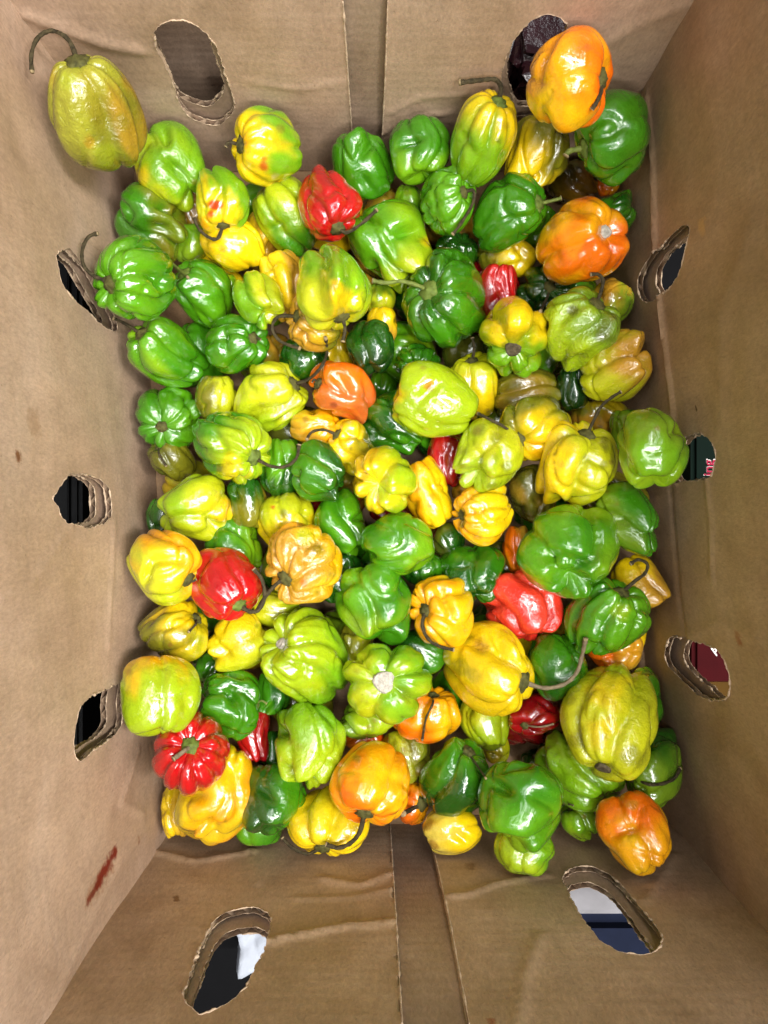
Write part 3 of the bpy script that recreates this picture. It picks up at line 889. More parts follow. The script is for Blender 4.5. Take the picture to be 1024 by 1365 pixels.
P(814, 738, 895, 815, 2, 'bell', 130, -10, 4, 'ochre', 'y', 120, 'dull yellow pepper by the right wall behind the shiny green one', wr=0.3)
P(586, 725, 674, 804, 1, 'bonnet', 90, -30, 4, 'dg', 'g', 90, 'dark green pepper upper left of the coral red one', wr=0.3)
P(670, 700, 706, 764, 0, 'round', 90, 0, 4, 'o', 'ochre', 0, 'narrow glimpse of orange pepper left of the largest bright green one')
P(573, 695, 620, 744, 0, 'round', 90, 0, 4, 'dol', 'dg', 0, 'dark olive pepper in shade left of the orange yellow ribbed one')
P(536, 738, 592, 782, 0, 'round', 90, 0, 4, 'dg', 'g', 0, 'dark green pepper below the central rounded green one')
P(420, 736, 490, 804, 0, 'round', 90, 0, 4, 'dg', 'xg', 0, 'dark green pepper in the gap right of the wrinkled orange one')
P(545, 766, 632, 866, 3, 'pumpkin', 205, 58, 8, 'y', 'oy', 's', 'yellow ribbed pepper with a dark stem curving down to the right',
  stem=[(567, 814), (563, 832), (571, 852), (587, 862), (605, 866)], A=.2, spots=[(610, 800, 24, 'y', .5), (590, 845, 12, 'yg', .6)])
# --- lower right
P(590, 827, 713, 956, 4, 'lantern', 350, 14, 4, 'y', 'y', 90, 'big yellow pepper with brown scuffs and a long curved stem',
  stem=[(698, 909), (725, 917), (752, 912), (769, 896), (776, 874), (781, 851)], sr=1.25, spale=1, lump=1.1, seed=8, A=.24, wr=0.25,
  spots=[(612, 888, 13, 'dol', .4), (632, 898, 10, 'dol', .35), (641, 862, 10, 'ochre', .7), (615, 850, 12, 'olive', .45)])
P(612, 918, 680, 1001, 2, 'bell', 95, -10, 4, 'yg', 'lime', 270, 'yellow-green pepper just below the big scuffed yellow one')
P(642, 982, 680, 1018, 0, 'round', 90, 0, 4, 'y', 'yg', 0, 'little bit of yellow pepper under the yellow-green one')
P(701, 844, 784, 935, 2, 'lantern', 100, 0, 4, 'dg', 'g', 90, 'dark green pepper under the coral red one', wr=0.3)
P(677, 922, 750, 982, 1, 'bell', 190, 0, 4, 'dred', 'dred', 0, 'dark red pepper in shade with a thin pale stem', stem=[(700, 967), (720, 969), (738, 965)], sr=.6, spale=1)
P(780, 842, 858, 894, 1, 'round', 90, 0, 4, 'o', 'ochre', 0, 'orange pepper showing under the shiny green ribbed one')
P(746, 883, 878, 1043, 5, 'bell', 265, 14, 4, 'yg', 'yg', 90, 'large lime yellow pepper with a grey mouldy end at lower right',
  scar=(804, 1022), sdark=1, ss=.7, wr=0.45, A=.27, el=1.15, lump=0.9, seed=2,
  spots=[(848, 1010, 18, 'dol', .5), (800, 1030, 16, 'dol', .5), (770, 985, 14, 'olive', .5), (760, 930, 8, 'olive', .5), (812, 920, 30, 'y', .6), (805, 980, 24, 'y', .5)])
P(834, 888, 885, 978, 1, 'star', 20, 0, 5, 'ogr', 'g', 0, 'knobbly green pepper between the large lime yellow one and the wall')
P(832, 970, 911, 1082, 2, 'lantern', 200, 5, 4, 'dg', 'ogr', 270, 'dark green pepper in the lower right with a stem along the wall', stem=[(838, 1035), (866, 1046), (896, 1040), (907, 1024)])
P(712, 966, 834, 1083, 3, 'bonnet', 130, -20, 4, 'ogr', 'lg', 270, 'muted green pepper beneath the large lime yellow one', wr=0.45, A=.22)
P(746, 1066, 800, 1122, 1, 'star', 90, 10, 4, 'ogr', 'lg', 270, 'small green pepper left of the lowest orange one', stem=[(762, 1078), (758, 1072), (765, 1074)], sr=.5)
P(793, 1053, 896, 1168, 4, 'bell', 115, -12, 4, 'oy', 'o', 100, 'plain orange pepper lowest at right, on the near flap', lump=1.2, A=.15, wr=.2, spots=[(845, 1075, 9, 'ochre', .6)])
P(637, 1013, 752, 1138, 4, 'bonnet', 80, -12, 3, 'mg', 'g', 90, 'large bright green pepper near the bottom edge of the pile', lump=1.3, A=.17)
P(658, 1094, 740, 1169, 1, 'round', 90, -10, 4, 'lime', 'lg', 0, 'pale lime pepper end under the large bright green one at the bottom', wr=0.3)
P(558, 982, 653, 1094, 3, 'bell', 15, 10, 4, 'dg', 'g', 90, 'dark green smooth pepper near the bottom with a thin stem', stem=[(624, 1002), (636, 1020), (648, 1038)], sr=.6)
P(563, 1074, 643, 1140, 2, 'round', 200, 0, 4, 'py', 'y', 0, 'pale yellow pepper with a red-brown edge over the near gap', spots=[(571, 1100, 9, 'dred', .5), (578, 1125, 8, 'dred', .5)])
# --- lower left and bottom
P(438, 987, 547, 1101, 4, 'bell', 268, 18, 5, 'oy', 'o', 200, 'shiny orange yellow ribbed pepper at the bottom with a black stem',
  stem=[(484, 1090), (480, 1108), (467, 1124), (450, 1130), (434, 1125)], sr=1.3, A=.17, lump=.6, spots=[(497, 1040, 32, 'y', .6)])
P(530, 1042, 572, 1100, 1, 'round', 20, 0, 4, 'o', 'oy', 0, 'orange pepper behind the shiny orange yellow ribbed one', stem=[(562, 1072), (550, 1078), (537, 1085)], sr=1.4)
P(382, 1046, 493, 1142, 2, 'lantern', 275, 5, 6, 'y', 'y', 0, 'bright yellow grooved pepper at the bottom, thin stem along the flap',
  stem=[(428, 1137), (410, 1138), (390, 1130), (376, 1116)], A=.3, lump=.4, seed=2, el=.95)
P(320, 1016, 409, 1114, 3, 'bell', 90, -20, 4, 'dg', 'g', 0, 'dark green pepper right of the yellow one at the lower left', wr=0.35, A=.1)
P(312, 1084, 378, 1128, 1, 'round', 90, 0, 4, 'mg', 'g', 0, 'green pepper end under the dark green one on the near flap')
P(366, 935, 462, 1053, 4, 'bonnet', 95, -15, 4, 'lg', 'lime', 300, 'crinkled light green pepper left of the shiny orange one', lump=1.5, wr=0.4, A=.2)
P(456, 857, 577, 966, 4, 'star', 20, 78, 6, 'lime', 'lg', 20, 'lime green six-lobed pepper with a round grey stem scar', scar=(513, 911), A=.24, lump=.6, seed=4, ss=1.25,
  spots=[(540, 925, 12, 'dol', .4), (480, 940, 22, 'yg', .5)])
P(450, 932, 526, 986, 1, 'star', 270, 20, 5, 'ogr', 'lime', 0, 'olive green pepper under the lime six-lobed one', wr=0.3)
P(521, 910, 616, 992, 2, 'pumpkin', 60, 40, 7, 'oy', 'o', 200, 'orange ribbed pepper with a thin dark stem, below the lime six-lobed one',
  stem=[(580, 922), (577, 938), (568, 958), (563, 987)], sr=.7)
P(508, 968, 574, 1050, 1, 'lantern', 110, 0, 5, 'yg', 'olive', 0, 'shrivelled olive yellow pepper right of the shiny orange one', wr=0.9)
P(458, 968, 512, 1002, 0, 'round', 90, 0, 4, 'o', 'do', 0, 'orange red pepper top just above the shiny orange yellow one')
P(526, 838, 604, 900, 1, 'round', 150, 0, 4, 'dg', 'g', 0, 'dark green pepper between the lime six-lobed and the yellow ribbed one')
P(452, 828, 498, 894, 0, 'round', 90, 0, 4, 'olive', 'yg', 0, 'olive yellow pepper between the two large light green ones')
P(266, 892, 347, 988, 3, 'bonnet', 350, -5, 4, 'g', 'g', 0, 'shiny green pepper above right of the ribbed red one', stem=[(342, 930), (348, 934), (356, 938)], sg=1, sr=.7)
P(254, 862, 316, 916, 1, 'round', 120, 0, 4, 'g', 'dg', 0, 'dark green pepper behind the yellow and green one at lower left')
P(160, 873, 269, 982, 3, 'bell', 90, -14, 4, 'lime', 'oy', 95, 'lime green pepper with a yellow-orange top by the lower left hole', A=.16, gb=-0.62, lump=.6, seed=1)
P(202, 945, 307, 1062, 5, 'pumpkin', 200, 72, 10, 'red', 'red', 0, 'deep red ribbed pumpkin-like pepper, lowest red one on the left',
  stem=[(254, 994), (247, 1000), (239, 1006), (231, 1012)], sg=.6, sr=1.3, spale=1, A=.18, lump=.5)
P(314, 944, 360, 1016, 1, 'bell', 90, 0, 4, 'dred', 'red', 180, 'dark red pepper right of the ribbed red one, half hidden')
P(232, 985, 344, 1128, 3, 'lantern', 60, -10, 4, 'y', 'oy', 300, 'big yellow pepper under the ribbed red one at lower left', lump=1.3, beak=(325, 1000, 22, 22, 0.3))
P(214, 1045, 252, 1118, 0, 'bell', 90, 0, 5, 'y', 'ochre', 0, 'sliver of yellow pepper against the lower left corner')
P(342, 974, 384, 1034, 0, 'round', 90, 0, 4, 'dg', 'xg', 0, 'dark green pepper in the gap left of the crinkled light green one')


def noise_fn(rs, f, k=8):
    D = rs.randn(k, 3)
    D = D / np.linalg.norm(D, axis=1)[:, None] * f * rs.uniform(0.6, 1.4, (k, 1))
    ph = rs.uniform(0, 6.28, k)
    return lambda X: np.sin(X @ D.T + ph).sum(1) / math.sqrt(k)


def sstep(a, b, x):
    t = np.clip((x - a) / (b - a), 0, 1)
    return t * t * (3 - 2 * t)


def body(kind, n, rs, A=None, el=None, lump=1.0, NU=84, NV=60, tp=None):
    """lobed pod about +Z (stem end up), half width about 1"""
    a0, e0, taper, dim, tipd, sh, lb, sq = KIND[kind]
    A = (a0 if A is None else A) * 1.3
    taper = taper if tp is None else tp
    el = e0 if el is None else el
    t = (np.arange(NV) + 0.0) / (NV - 1)
    th = np.arange(NU) * 2 * math.pi / NU
    T, TH_ = np.meshgrid(t, th, indexing='ij')
    T, TH_ = T.ravel(), TH_.ravel()
    phi = math.pi * T
    s, c = np.sin(phi), np.cos(phi)
    # lobes of unequal width
    w = rs.uniform(0.60, 1.50, n) if n < 7 else rs.uniform(0.72, 1.35, n)
    w = np.concatenate([[0], np.cumsum(w)]) / w.sum() * 2 * math.pi
    ang = (TH_ + rs.uniform(-0.35, 0.35) * (T - 0.5) + 0.10 * np.sin(3 * T * math.pi + rs.uniform(0, 6)) * lump) % (2 * math.pi)
    idx = np.clip(np.searchsorted(w, ang, side='right') - 1, 0, n - 1)
    u = (ang - w[idx]) / (w[idx + 1] - w[idx])
    u = u ** (rs.uniform(0.62, 1.55, n) if n < 7 else rs.uniform(0.8, 1.25, n))[idx]      # lobes lean on each other
    lobe = np.sqrt(np.clip(4 * u * (1 - u), 0, 1) + 0.02)
    # now and then a shallower secondary groove on a wide lobe
    sec = rs.uniform(0, 1, n) < 0.45
    lobe = lobe - np.where(sec[idx], 0.16, 0.04) * np.exp(-((u - 0.5) / 0.10) ** 2)
    ka = rs.uniform(0.35, 1.45, n)[idx]
    kz = rs.uniform(0.3, 1.5, n)[idx]
    ks = rs.uniform(0.5, 1.4, n)[idx]
    r = np.maximum(s, 1e-4) ** sq
    zz = np.sign(c) * np.abs(c) ** 0.92
    down = (1 - zz) / 2
    r = r * (1 - taper * down ** 1.4)
    amp = A * (0.75 + 0.5 * np.abs(zz))
    r = r * (1 - amp + amp * (0.7 + 0.45 * ka) * lobe)
    r = r * (1 + 0.022 * np.sin(n * 3 * TH_ + 1.3 * np.sin(2 * TH_)) * sstep(-0.1, 0.9, zz))
    z = zz * el
    topw = sstep(0.25, 0.95, zz)
    botw = sstep(0.15, 0.95, -zz)
    z = z - 0.62 * dim * np.exp(-(r / 0.34) ** 2) * topw * el
    z = z + tipd * np.exp(-(r / 0.30) ** 2) * botw * el
    ringw = np.exp(-((r - 0.55) / 0.30) ** 2)
    z = z + sh * ks * lobe * topw * ringw * 1.4
    z = z - lb * kz * lobe * botw * ringw * 1.4
    X = np.column_stack([r * np.cos(TH_), r * np.sin(TH_), z])
    # lumps, a bend and some dents
    dirn = X / (np.linalg.norm(X, axis=1)[:, None] + 1e-9)
    f1, f2 = noise_fn(rs, 2.2), noise_fn(rs, 4.6)
    X = X + dirn * ((0.045 * f1(X) + 0.022 * f2(X)) * lump * np.minimum(1, s * 2.0))[:, None]
    for _ in range(int(2 + 2 * lump)):
        d = rs.randn(3)
        d[2] *= 0.7
        d /= np.linalg.norm(d)
        q = dirn - d
        tang = np.cross(d, rs.randn(3))
        tang /= np.linalg.norm(tang)
        al_ = q @ tang
        ac_ = np.sqrt(np.maximum((q ** 2).sum(1) - al_ ** 2, 0))
        X = X - dirn * (rs.uniform(0.07, 0.20) * lump * np.exp(-(al_ / 0.55) ** 2 - (ac_ / 0.17) ** 2) * np.minimum(1, s * 1.6))[:, None]
    f3, f4 = noise_fn(rs, 3.4, 6), noise_fn(rs, 2.5, 5)      # thin wandering folds in the skin
    warp = X * np.array([1.25, 1.25, 0.75]) + 0.12 * np.column_stack([f1(X), f2(X), f3(X)])
    fold = np.exp(-(f3(warp) / 0.17) ** 2) * sstep(-0.4, 0.7, f4(X))
    X = X - dirn * (0.062 * lump * fold * np.minimum(1, s * 1.5))[:, None]
    bend = rs.uniform(-0.12, 0.12, 2) * lump
    X[:, 0] += bend[0] * X[:, 2] ** 2
    X[:, 1] += bend[1] * X[:, 2] ** 2
    F = []
    for i in range(NV - 1):
        for k in range(NU):
            k2 = (k + 1) % NU
            F.append((i * NU + k, (i + 1) * NU + k, (i + 1) * NU + k2, i * NU + k2))
    return X, F, lobe, zz


GS = 4                                              # raster cell, photograph pixels
GW, GH = 1024 // GS + 60, 1365 // GS + 60
OFFS = 30
walls = []
for fr_ in FR.values():
    walls.append((fr_.out, fr_.out.dot(fr_.P) - 0.0030))


def init_front():
    px = (np.arange(GW) - OFFS + 0.5) * GS
    py = (np.arange(GH) - OFFS + 0.5) * GS
    PX, PY = np.meshgrid(px, py)
    dx, dy = (PX - 512) / FPX, (682.5 - PY) / FPX
    D = np.full(PX.shape, CAMZ)
    for nrm, c in walls:
        k = nrm[0] * dx + nrm[1] * dy
        D = np.where(k > 1e-6, np.minimum(D, c / np.maximum(k, 1e-6)), D)
    return D


FRONT = init_front()


def cells(px, py):
    return (np.clip((py / GS + OFFS).astype(int), 0, GH - 1), np.clip((px / GS + OFFS).astype(int), 0, GW - 1))


def orient(al, be, roll):
    a, b = math.radians(al), math.radians(be)
    ax = np.array([math.cos(a) * math.cos(b), math.sin(a) * math.cos(b), math.sin(b)])
    h = np.array([0, 0, 1.0]) if abs(ax[2]) < 0.9 else np.array([-math.sin(a), math.cos(a), 0])
    x = np.cross(h, ax)
    x /= np.linalg.norm(x)
    y = np.cross(ax, x)
    R = np.column_stack([x, y, ax])
    c, s = math.cos(roll), math.sin(roll)
    return R @ np.array([[c, -s, 0], [s, c, 0], [0, 0, 1]])


def fit(X, al, be, roll, bb):
    """turn the pod, then size and centre it so that it spans its outline; returns verts at depth 1"""
    Y = X @ orient(al, be, roll).T
    Y = Y - (Y.max(0) + Y.min(0)) / 2
    ext = Y.max(0) - Y.min(0)
    tx, ty = bb[2] - bb[0], bb[3] - bb[1]
    sx, sy = tx / ext[0], ty / ext[1]
    cx, cy = (bb[0] + bb[2]) / 2, (bb[1] + bb[3]) / 2
    qx, qy = cx, cy
    for _ in range(4):
        sz = math.sqrt(sx * sy)
        d = ray(qx, qy)
        fwd = -d / np.linalg.norm(d)
        xr = np.cross([0, 1.0, 0], fwd)
        xr /= np.linalg.norm(xr)
        yr = np.cross(fwd, xr)
        Rr = np.column_stack([xr, yr, fwd])
        Vv = d + (Y * np.array([sx, sy, sz]) / FPX) @ Rr.T
        px = 512 + FPX * Vv[:, 0] / -Vv[:, 2]
        py = 682.5 - FPX * Vv[:, 1] / -Vv[:, 2]
        sx *= tx / (px.max() - px.min())
        sy *= ty / (py.max() - py.min())
        qx += cx - (px.max() + px.min()) / 2
        qy += cy - (py.max() + py.min()) / 2
    return Vv, px, py, Y


def settle(Vv, px, py, pct=12, zmin=None):
    """slide along the line of sight until it lies on what is below it and clear of the walls"""
    dep = -Vv[:, 2]
    r, c = cells(px, py)
    back = np.full((GH, GW), -1.0)
    np.maximum.at(back, (r, c), dep)
    front = np.full((GH, GW), 9.0)
    np.minimum.at(front, (r, c), dep)
    m = back > 0
    lim = FRONT[m] / back[m]
    d = np.percentile(lim, pct)
    for nrm, cc in walls:
        k = Vv[:, 0] * nrm[0] + Vv[:, 1] * nrm[1]
        if k.max() > 1e-6:
            d = min(d, cc / k.max())
    d = min(d, (CAMZ - 0.001) / dep.max())
    FRONT[m] = np.minimum(FRONT[m], d * front[m])
    return d


M_stem = plain('dry_stem', (66, 58, 38), 0.8, 0.25, 0.6, 330.0, 0.9)
M_cut = plain('cut_stem_end', (150, 132, 98), 0.85, 0.2, 0.4, 500.0, 0.5)
M_stemg = plain('green_stem', (104, 116, 50), 0.6, 0.3, 0.4, 240.0, 0.4)
M_stemp = plain('pale_stem', (122, 108, 84), 0.7, 0.3, 0.35, 260.0, 0.4)
M_cal = plain('calyx_brown', (80, 78, 38), 0.75, 0.25, 0.5, 260.0, 0.5)
M_calg = plain('calyx_green', (92, 108, 42), 0.65, 0.3, 0.4, 240.0, 0.4)
M_scar = plain('stem_scar_grey', (186, 180, 166), 0.85, 0.2, 0.35, 420.0, 0.6)
M_scard = plain('stem_scar_dark', (88, 78, 58), 0.85, 0.2, 0.5, 420.0, 0.6)


def add_attr(me, name, arr, kind):
    a = me.attributes.new(name, kind, 'POINT')
    if kind == 'FLOAT_COLOR':
        a.data.foreach_set('color', np.asarray(arr, np.float32).ravel())
    else:
        a.data.foreach_set('value', np.asarray(arr, np.float32).ravel())


def build_body(row, i, hi=True):
    rs = np.random.RandomState(1000 + 7 * i + row.get('seed', 0))
    lump = row.get('lump', 1.0) * 1.4
    NU, NV = (88, 62) if hi else (48, 34)
    X, F, lobe, zz = body(row['kind'], row['n'], rs, row.get('A'), row.get('el'), lump, NU, NV, row.get('taper'))
    roll = rs.uniform(0, 6.28) if 'roll' not in row else row['roll']
    al, be = row['al'], row['be']
    Vv, px, py, Y = fit(X, al, be, roll, row['bb'])
    goal = row.get('scar') or (row['stem'][0] if 'stem' in row else None)
    if goal is not None and be >= 0:                 # turn the pod until its stem end faces the right way
        bb = row['bb']
        c0 = np.array([(bb[0] + bb[2]) / 2, (bb[1] + bb[3]) / 2])
        hs = np.array([(bb[2] - bb[0]) / 2, -(bb[3] - bb[1]) / 2])
        want = (np.array(goal, float) - c0) / hs
        aimv = want.copy()
        for _ in range(4):
            rho = float(np.linalg.norm(aimv))
            al = math.degrees(math.atan2(aimv[1], aimv[0]))
            be = math.degrees(math.acos(min(rho, 0.90)))
            Vv, px, py, Y = fit(X, al, be, roll, bb)
            got = (np.array([px[:NU].mean(), py[:NU].mean()]) - c0) / hs
            aimv = aimv + 0.8 * (want - got)
    if 'beak' in row:                                # one lobe that stands out from the rest
        bx, by, rx, ry, hgt = row['beak']
        rad = 0.5 * math.sqrt((row['bb'][2] - row['bb'][0]) * (row['bb'][3] - row['bb'][1])) / FPX
        k = np.exp(-(((px - bx) / rx) ** 2 + ((py - by) / ry) ** 2) ** 1.5) * (Y[:, 2] > 0)
        d = ray(bx, by)
        Vv = Vv + (-d / np.linalg.norm(d))[None, :] * (k * hgt * 1.6 * rad)[:, None]
    ca, cb = lin(PAL[row['ca']]), lin(PAL[row['cb']])
    Yn = Y / np.abs(Y).max(0)
    nf, nf2, nf6 = noise_fn(rs, 3.0), noise_fn(rs, 8.0), noise_fn(rs, 19.0)
    if row['gd'] == 's':
        g = zz
    else:
        a = math.radians(row['gd'])
        g = Yn[:, 0] * math.cos(a) + Yn[:, 1] * math.sin(a)
    XS = np.column_stack([X[:, 0], X[:, 1], X[:, 2] * 0.3])
    g = g + 0.22 * nf(X) + 0.24 * nf2(XS) + 0.10 * nf6(XS) + 0.25 * (np.clip(lobe, 0, 1) - 0.7)
    m = sstep(-0.42, 0.58, g + row.get('gb', 0.0))[:, None]
    col = ca * (1 - m) + cb * m
    # uneven ripening
    alt = dict(dg='g', xg='dg', g='mg', mg='lime', lg='lime', lime='yg', yg='lime', y='yg', oy='y', o='oy', red='dred', coral='red', ogr='lime',
               olive='ochre', ochre='y', sal='do', dol='olive', py='y', dred='red', do='o', dl='ochre')[row['ca']]
    nf3 = noise_fn(rs, 2.6)
    k3 = (0.5 * sstep(0.1, 1.3, nf3(X) * 0.7 + nf2(XS + 5) * 0.5))[:, None]
    col = col * (1 - k3) + lin(PAL[alt]) * k3
    # ridges a little paler than the grooves
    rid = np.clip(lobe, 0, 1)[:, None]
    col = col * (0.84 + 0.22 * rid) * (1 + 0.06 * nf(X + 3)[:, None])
    wr = np.full(len(X), rs.uniform(0.05, 0.15) + row.get('wr', 0.0) * 0.6)
    extra = []
    if row['ca'] in ('y', 'yg', 'lime', 'oy', 'ochre', 'ogr', 'lg'):
        for _ in range(rs.randint(1, 5)):            # old nicks and scars
            extra.append((rs.uniform(row['bb'][0] + 10, row['bb'][2] - 10), rs.uniform(row['bb'][1] + 10, row['bb'][3] - 10),
                          rs.uniform(2.5, 6.5), ['br', 'dol', 'olive', 'br'][rs.randint(4)], rs.uniform(.25, .6)))
    for (sx, sy, r, cn, amt) in list(row.get('spots', ())) + extra:
        dd = np.hypot(px - sx, py - sy) / r + 0.28 * nf2(X * 1.6)
        k = (amt * sstep(1.25, 0.45, dd) * (Y[:, 2] > -0.1))[:, None]
        col = col * (1 - k) + lin(PAL[cn]) * k
        if cn in ('dol', 'olive', 'ochre', 'dred'):
            wr = np.maximum(wr, k[:, 0] * 1.1)
    return Vv, F, px, py, np.clip(col, 0.002, 0.95), wr, zz


def finish(o, col, wr):
    me = o.data
    add_attr(me, 'skin', np.column_stack([col, np.ones(len(col))]), 'FLOAT_COLOR')
    add_attr(me, 'wrinkle', wr, 'FLOAT')


def world(Vd):
    w = np.array(Vd, float)
    w[:, 2] += CAMZ
    return w


placed = []
# peppers lying on the carton floor, hardly seen
frs = np.random.RandomState(77)
cols = ['dg', 'olive', 'g', 'ochre', 'dg', 'ogr', 'y', 'mg', 'dol', 'dred']
buried = []
k = 0
for gy in range(9):
    for gx in range(7):
        wx = -0.150 + gx * 0.0525 + (0.02 if gy % 2 else 0) + frs.uniform(-.006, .006) + 0.02 * (gy / 8)
        wy = 0.225 - gy * 0.0535 + frs.uniform(-.006, .006)
        if wx > 0.165 + 0.035 * (gy / 8):
            continue
        px_, py_ = 512 + wx / 0.575 * FPX, 682.5 - wy / 0.575 * FPX
        s_ = frs.uniform(40, 47)
        c1, c2 = cols[frs.randint(10)], cols[frs.randint(4)]
        row = dict(bb=(px_ - s_, py_ - s_, px_ + s_, py_ + s_), kind=['bell', 'lantern', 'bonnet', 'round'][frs.randint(4)],
                   al=frs.uniform(0, 360), be=frs.uniform(-20, 30), n=4 + frs.randint(3), ca=c1, cb=c1 if frs.rand() < .5 else c2, gd=90)
        Vv, F, px, py, col, wr, zz = build_body(row, 500 + k, False)
        d = settle(Vv, px, py, 25)
        buried.append((Vv * d, F, col, wr, px, py, c1))
        k += 1
order = sorted(range(len(ROWS)), key=lambda q: ROWS[q]['layer'])
for i in order:
    row = ROWS[i]
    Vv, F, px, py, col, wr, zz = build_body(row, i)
    d = settle(Vv, px, py, row.get('pct', 18))
    placed.append((i, Vv, d, F, px, py, col, wr, zz))


def pod(W_, F, col, wr, mat=None):
    base = np.array([(W_[:, 0].max() + W_[:, 0].min()) / 2, (W_[:, 1].max() + W_[:, 1].min()) / 2, W_[:, 2].min()])
    root = empty('pepper', tuple(float(v) for v in base))
    o = mesh_obj('fruit', W_ - base, F, M_skin, root)
    finish(o, col, wr)
    return root, base, o


CNAME = dict(dg='dark green', olive='olive', g='green', ochre='ochre', ogr='olive green', y='yellow', mg='green', dol='dark olive', dred='dark red')
mids = [((r_['bb'][0] + r_['bb'][2]) / 2, (r_['bb'][1] + r_['bb'][3]) / 2, r_['label']) for r_ in ROWS]
used = set()
for Vd, F, col, wr, px, py, cname in buried:
    r_, c_ = cells(px, py)
    seen = (-Vd[:, 2]) < FRONT[r_, c_] + 0.0015
    if len(set(zip(r_[seen], c_[seen]))) < 2:
        continue                                     # wholly under the others
    root, base, o = pod(world(Vd), F, col, wr)
    vx, vy = px[seen].mean(), py[seen].mean()
    near = min(mids, key=lambda q: (q[0] - vx) ** 2 + (q[1] - vy) ** 2)[2]
    for cut in (',', ' with ', ' whose ', ' showing', ' peeping', ' peeking', ' squeezed', ' tucked'):
        near = near.split(cut)[0]
    side = near.split()[:10]
    lab = CNAME[cname] + ' pepper buried beside the ' + ' '.join(side)
    if lab in used:
        lab = 'second ' + lab
    used.add(lab)
    tag(root, lab, 'pepper', 'peppers buried at the bottom of the carton')

